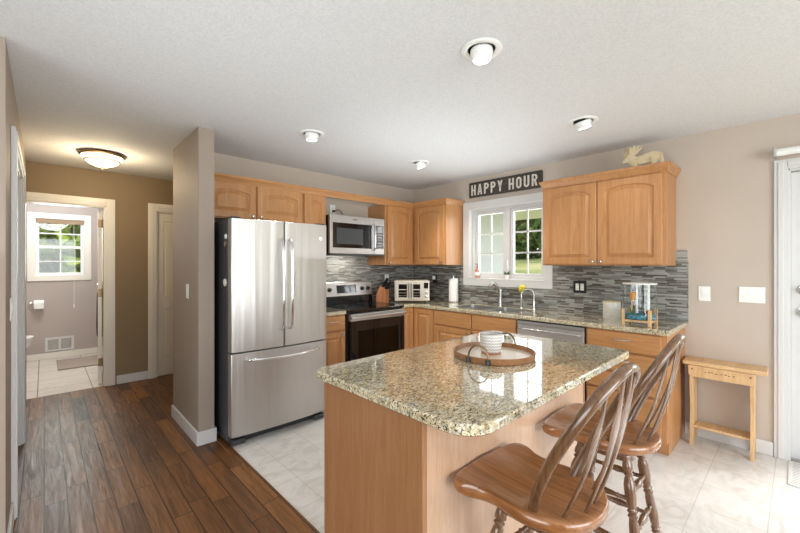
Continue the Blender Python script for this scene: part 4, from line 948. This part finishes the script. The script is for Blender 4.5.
# wooden moose on top of the cabinet
t = thing('moose_figure', 'flat-cut plywood moose standing on top of the cabinet', 'ornament', (3.55, .895, 2.1165), R90+math.radians(-4))
def flat(name, pts, y0, y1, closed=True):
    bm = new(); prism(bm, pts, y0, y1, 'y'); return obj(name, bm, 'plywood', t, bevel=.001)
z0 = .0
flat('body', [(.125, .09), (.14, .15), (.10, .175), (.03, .16), (-.02, .15), (-.05, .175), (-.095, .17), (-.125, .14), (-.13, .118), (-.09, .12), (-.075, .105), (-.06, .08), (-.02, .085), (.06, .09)], -.006, .006)
for x, y in ((-.045, .012), (-.03, -.018), (.085, .012), (.105, -.018)):
    flat('leg', [(x-.01, 0), (x+.016, 0), (x+.01, .04), (x+.018, .10), (x+.01, .13), (x-.02, .12), (x-.012, .06)], y-.005, y+.005)
flat('rear_plate', [(.05, .07), (.10, .10), (.135, .10), (.150, .04), (.155, .0), (.165, .0), (.16, .09), (.148, .155), (.12, .172), (.08, .15), (.055, .11)], .02, .028)
for s in (-1, 1):
    palm = [(0, 0), (.015, -.012), (.035, .0), (.075, .045), (.098, .085), (.090, .089), (.062, .058), (.078, .105), (.069, .107), (.045, .065), (.052, .112), (.043, .113), (.028, .068), (.018, .098), (.010, .095), (.008, .05), (-.01, .03)]
    bm = new(); prism(bm, palm, -.003, .003, 'y'); o = obj('antler', bm, 'plywood', t)
    o.location = (-.088, s*.004, .165); o.rotation_euler = (-s*math.radians(24), 0, s*math.radians(20) if s > 0 else math.radians(150))
# ================================================================== CEILING LIGHTS
for i, (x, y, lab, tilt) in enumerate(((1.56, 1.07, 'large near recessed eyeball ceiling light over the island', (.05, .03)), (1.57, 2.70, 'recessed eyeball ceiling light in front of the refrigerator', (.1, -.1)), (2.83, 2.70, 'recessed eyeball ceiling light nearest the corner cabinets', (.35, .2)), (2.88, 1.09, 'recessed eyeball ceiling light in front of the moose cabinet, tilted', (.45, .1)))):
    t = thing('ceiling_light', lab, 'ceiling light', (x, y, CH), 0, 'recessed kitchen ceiling lights')
    bm = new(); lathe(bm, [(.0, .098), (.004, .100), (.008, .096), (.010, .075), (.004, .068), (.0, .066)], (0,0,0), (0,0,-1), 40, False); obj('trim_ring', bm, 'white_plastic', t, smooth=True, auto=50)
    ax = Vector((math.sin(tilt[0])*.8+tilt[1]*.3, -tilt[1], -1)).normalized(); p0 = Vector((0,0,.0))
    bm = new(); lathe(bm, [(.0, .054), (.026, .054), (.030, .050), (.046, .049), (.049, .046), (.049, 0)], p0, p0+ax, 32, False); e = obj('eyeball', bm, 'white_plastic', t, smooth=True, auto=40)
    bm = new(); lathe(bm, [(.0495, 0), (.0495, .043), (.056, .038), (.059, 0)], p0, p0+ax, 32, False); obj('bulb_face', bm, 'bulb', e, smooth=True)
    light('downlight', 'SPOT', (x+ax.x*.085, y+ax.y*.085, CH+ax.z*.085), ax, (6, 34, 42, 6)[i], (1, .93, .84), spot_size=math.radians(110), spot_blend=.9, shadow_soft_size=.05)
t = thing('ceiling_light', 'bronze-rimmed glass bowl ceiling light glowing in the hall', 'ceiling light', (.405, 4.56, CH))
bm = new(); lathe(bm, [(0, .16), (.012, .178), (.022, .180), (.030, .168), (.034, .15)], (0,0,0), (0,0,-1), 48, False); obj('rim', bm, 'bronze', t, smooth=True)
bm = new(); lathe(bm, [(.028, .162), (.045, .158), (.070, .138), (.100, .105), (.122, .055), (.130, 0)], (0,0,0), (0,0,-1), 48, False); obj('glass_bowl', bm, 'lamp_bowl', t, smooth=True)
bm = new(); lathe(bm, [(.068, .1405), (.072, .1425), (.077, .135)], (0,0,0), (0,0,-1), 48, False); obj('band', bm, 'bronze', t, smooth=True)
bm = new(); lathe(bm, [(.128, .014), (.136, .010), (.144, .010), (.150, 0)], (0,0,0), (0,0,-1), 14, False); obj('finial', bm, 'bronze', t, smooth=True)
light('hall_lamp', 'POINT', (.405, 4.56, CH-.19), (0, 0, -1), 13, (1, .80, .52), shadow_soft_size=.12)

# ================================================================== BATHROOM
t = thing('toilet', 'white toilet whose bowl shows at the bathroom doorway', 'toilet', (-.335, 7.05, 0))
bm = new()
def ell(cx, a, b, z, n=28): return [(cx+a*math.cos(2*PI*i/n), b*math.sin(2*PI*i/n), z) for i in range(n)]
bridge(bm, [ell(-.08, .13, .10, 0), ell(-.08, .12, .09, .05), ell(-.06, .13, .10, .18), ell(-.0, .20, .16, .30), ell(.0, .23, .18, .38), ell(0, .23, .18, .395)]); obj('bowl', bm, 'white_ceramic', t, smooth=True)
bm = new(); bridge(bm, [ell(0, .235, .185, .396), ell(0, .235, .185, .42), ell(0, .21, .16, .428)]); obj('seat_lid', bm, 'white_ceramic', t, smooth=True)
bm = new(); bx(bm, -.46, -.25, -.22, .22, .38, .76); obj('tank', bm, 'white_ceramic', t, bevel=.02, seg=3)
t = thing('toilet_paper_holder', 'chrome toilet paper holder on the bathroom wall', 'toilet paper holder', (-.06, YB, .83))
bm = new(); lathe(bm, [(0, .022), (.008, .022), (.012, .010), (.06, .010), (.075, .014), (.085, 0)], (-.075, 0, 0), (-.075, -1, 0), 14, False); tube(bm, [(-.075, -.065, 0), (.065, -.065, 0)], .007, 8); obj('arm', bm, 'chrome', t, smooth=True)
bm = new(); lathe(bm, [(0, .018), (0, .048), (.105, .048), (.105, .018), (0, .018)], (0,0,0), (1,0,0), 24, False); bx(bm, .002, .103, -.049, -.047, -.07, .0); o = obj('toilet_paper_roll', bm, 'paper', None, smooth=True, auto=40, loc=(-.105, YB-.065, .822)); tag(o, 'white toilet paper roll hanging on the bathroom holder', 'toilet paper')
t = thing('wall_vent', 'white floor-level air vent grille on the bathroom wall', 'vent', (.17, YB-.0005, .21))
bm = new(); wallbox(bm, 'y', -.012, 0, -.16, .16, -.10, .10, [(-.13, -.012, -.075, .075), (.012, .13, -.075, .075)]); obj('frame', bm, 'white_trim', t, bevel=.003)
bm = new()
for k in range(11): z = -.068+k*.0136; bx(bm, -.13, -.012, -.010, -.004, z, z+.006); bx(bm, .012, .13, -.010, -.004, z, z+.006)
obj('louvers', bm, 'cream_trim', t); obj('backing', box(-.13, .13, -.002, -.001, -.075, .075), 'dark_grey', t)
bm = new(); bx(bm, .13, .95, 6.62, 7.30, .0, .014); o = obj('bath_rug', bm, 'rug', bevel=.006); tag(o, 'grey-brown bath rug on the bathroom tile', 'rug')
t = thing('shower_curtain', 'white gathered shower curtain behind the open bathroom door', 'curtain', (.60, 6.75, 0))
bm = new(); r0, r1 = [], []
for i in range(25):
    y = -.10+.008*i; x = .012*math.sin(i*1.4); r0.append((x, y, 1.98)); r1.append((x*.5+.01, y*.5, 1.15))
bridge(bm, [[(p[0]+.006, p[1], p[2]) for p in r0]+[(p[0]-.006, p[1], p[2]) for p in reversed(r0)], [(p[0]+.006, p[1], p[2]) for p in r1]+[(p[0]-.006, p[1], p[2]) for p in reversed(r1)]]); obj('cloth', bm, 'curtain', t, smooth=True)
t2 = thing('hanging_bag', 'black cloth bag hanging from chrome hook beside bathroom door', 'bag', (.585, 6.9, 0))
bm = new(); bridge(bm, [[(x*s, y*s-.0, z) for x, y in rrect(-.035, .035, -.09, .09, .03)] for s, z in ((.5, 1.02), (.85, .95), (1, .75), (1.05, .5), (.9, .36), (.5, .34))]); obj('cloth', bm, 'towel_black', t2, smooth=True)
bm = new(); cyl(bm, (0, 0, 1.0), (0, 0, 1.10), .008); lathe(bm, [(0, .03), (.5, .035), (1, .02)], (0,0,1.07), (0,0,1.12), 12); obj('hook', bm, 'chrome', t2, smooth=True)

# ================================================================== FLOOR MAT
t = thing('door_mat', 'thin pale patterned mat on the floor at the patio door', 'mat', (3.50, -.36, 0))
bm = new(); bridge(bm, [[(x, y, z) for x, y in rrect(-.10, .30, -.38, .41, .01)] for z in (.0, .008)]); obj('mat_base', bm, 'white_trim', t, bevel=.002)
bm = new()
for k in range(14): x = -.08+k*.027; tube(bm, [(x+.006*math.sin(i*1.1), -.35+i*.037, .0085) for i in range(21)], .0016, 5)
obj('ribs', bm, 'nickel', t, smooth=True)

# ================================================================== OUTSIDE
bm = new(); nx, ny = 30, 30; gv = {}
for i in range(nx+1):
    for j in range(ny+1):
        x = -40+120*i/nx; y = -40+130*j/ny; r = max(0, math.hypot(x-1, y-1)-9)
        gv[i, j] = bm.verts.new((x, y, -.35+min(3.0, r*.105)+.12*math.sin(x*.4+y*.3)*(r > 2)))
for i in range(nx):
    for j in range(ny): bm.faces.new((gv[i,j], gv[i+1,j], gv[i+1,j+1], gv[i,j+1]))
struct('ground', bm, 'grass', smooth=True)
def gz(x, y): return -.35+min(3.0, max(0, math.hypot(x-1, y-1)-9)*.105)
t = thing('house_wing', 'white sided wing of the house with eave outside the window', 'building', (0, 0, 0))
obj('siding_wall', box(4.3, 5.55, 3.30, 5.2, -.4, 2.30), 'siding', t)
obj('eave', box(4.06, 7.2, .25, 5.6, 2.301, 2.42), 'white_trim', t, bevel=.01)
def make_tree(seed, h_, rad, mat, name, nleaf=7000, lo=.0):
    rnd = random.Random(seed); t = thing(name, '', 'tree')
    bm = new(); cyl(bm, (0,0,-.2), (.1,.05,h_*.6), rad*.045, rad*.02, 10); obj('trunk', bm, 'trunk', t, smooth=True)
    bm = new(); clumps = []
    for i in range(60):
        a = rnd.uniform(0, 2*PI); u = rnd.uniform(lo, 1); rr_ = rad*math.sqrt(max(.05, 1-(u*2-1.05)**2))*rnd.uniform(.3, .9); clumps.append(Vector((math.cos(a)*rr_, math.sin(a)*rr_, h_*u)))
    for i in range(nleaf):
        c_ = rnd.choice(clumps); d_ = Vector((rnd.gauss(0,1), rnd.gauss(0,1), rnd.gauss(0,1))).normalized()*rad*.33*rnd.uniform(.5, 1); p = c_+d_
        s_ = rad*.08*rnd.uniform(.6, 1.4); n1 = Vector((rnd.gauss(0,1), rnd.gauss(0,1), rnd.gauss(0,1))).normalized(); n2 = n1.cross(Vector((rnd.gauss(0,1), rnd.gauss(0,1), rnd.gauss(0,1)))).normalized()
        bm.faces.new([bm.verts.new(p+n1*s_), bm.verts.new(p+n2*s_*.7), bm.verts.new(p-n1*s_), bm.verts.new(p-n2*s_*.7)])
    obj('crown', bm, mat, t); return t
ta_ = make_tree(1, 5.5, 2.8, 'leaves_dark', 'leafy_tree'); tb_ = make_tree(2, 5.0, 2.6, 'leaves_light', 'leafy_tree', 6500, .0)
GT = 'trees beyond the field outside the kitchen window'; GB = 'trees outside the bathroom window'
rt, ft = Vector((.7268, -.6866)), Vector((.6867, .7271))
first = True
for k, (a, d_) in enumerate(((.33, 30), (.135, 31), (.53, 31), (.235, 37), (.43, 37), (.06, 38), (.70, 33))):
    p = ft*d_+rt*(a*d_); x, y = p.x, p.y; lab = 'dark green leafy tree at the far edge of the field'
    if first: ta_.location = (x, y, gz(x, y)); ta_['label'] = lab; ta_['group'] = GT; first = False
    else: dup(ta_, (x, y, gz(x, y)), k*1.3, lab, GT)
for k, (x, y) in enumerate(((.35, 11.6), (-5.2, 12), (5.9, 12), (-2.4, 17.2), (3.2, 17.2))):
    lab = 'bright yellow-green tree outside the bathroom window'
    if k == 0: tb_.location = (x, y, -.4); tb_['label'] = lab; tb_['group'] = GB
    else: dup(tb_, (x, y, gz(x, y)), k*1.7, lab, GB)
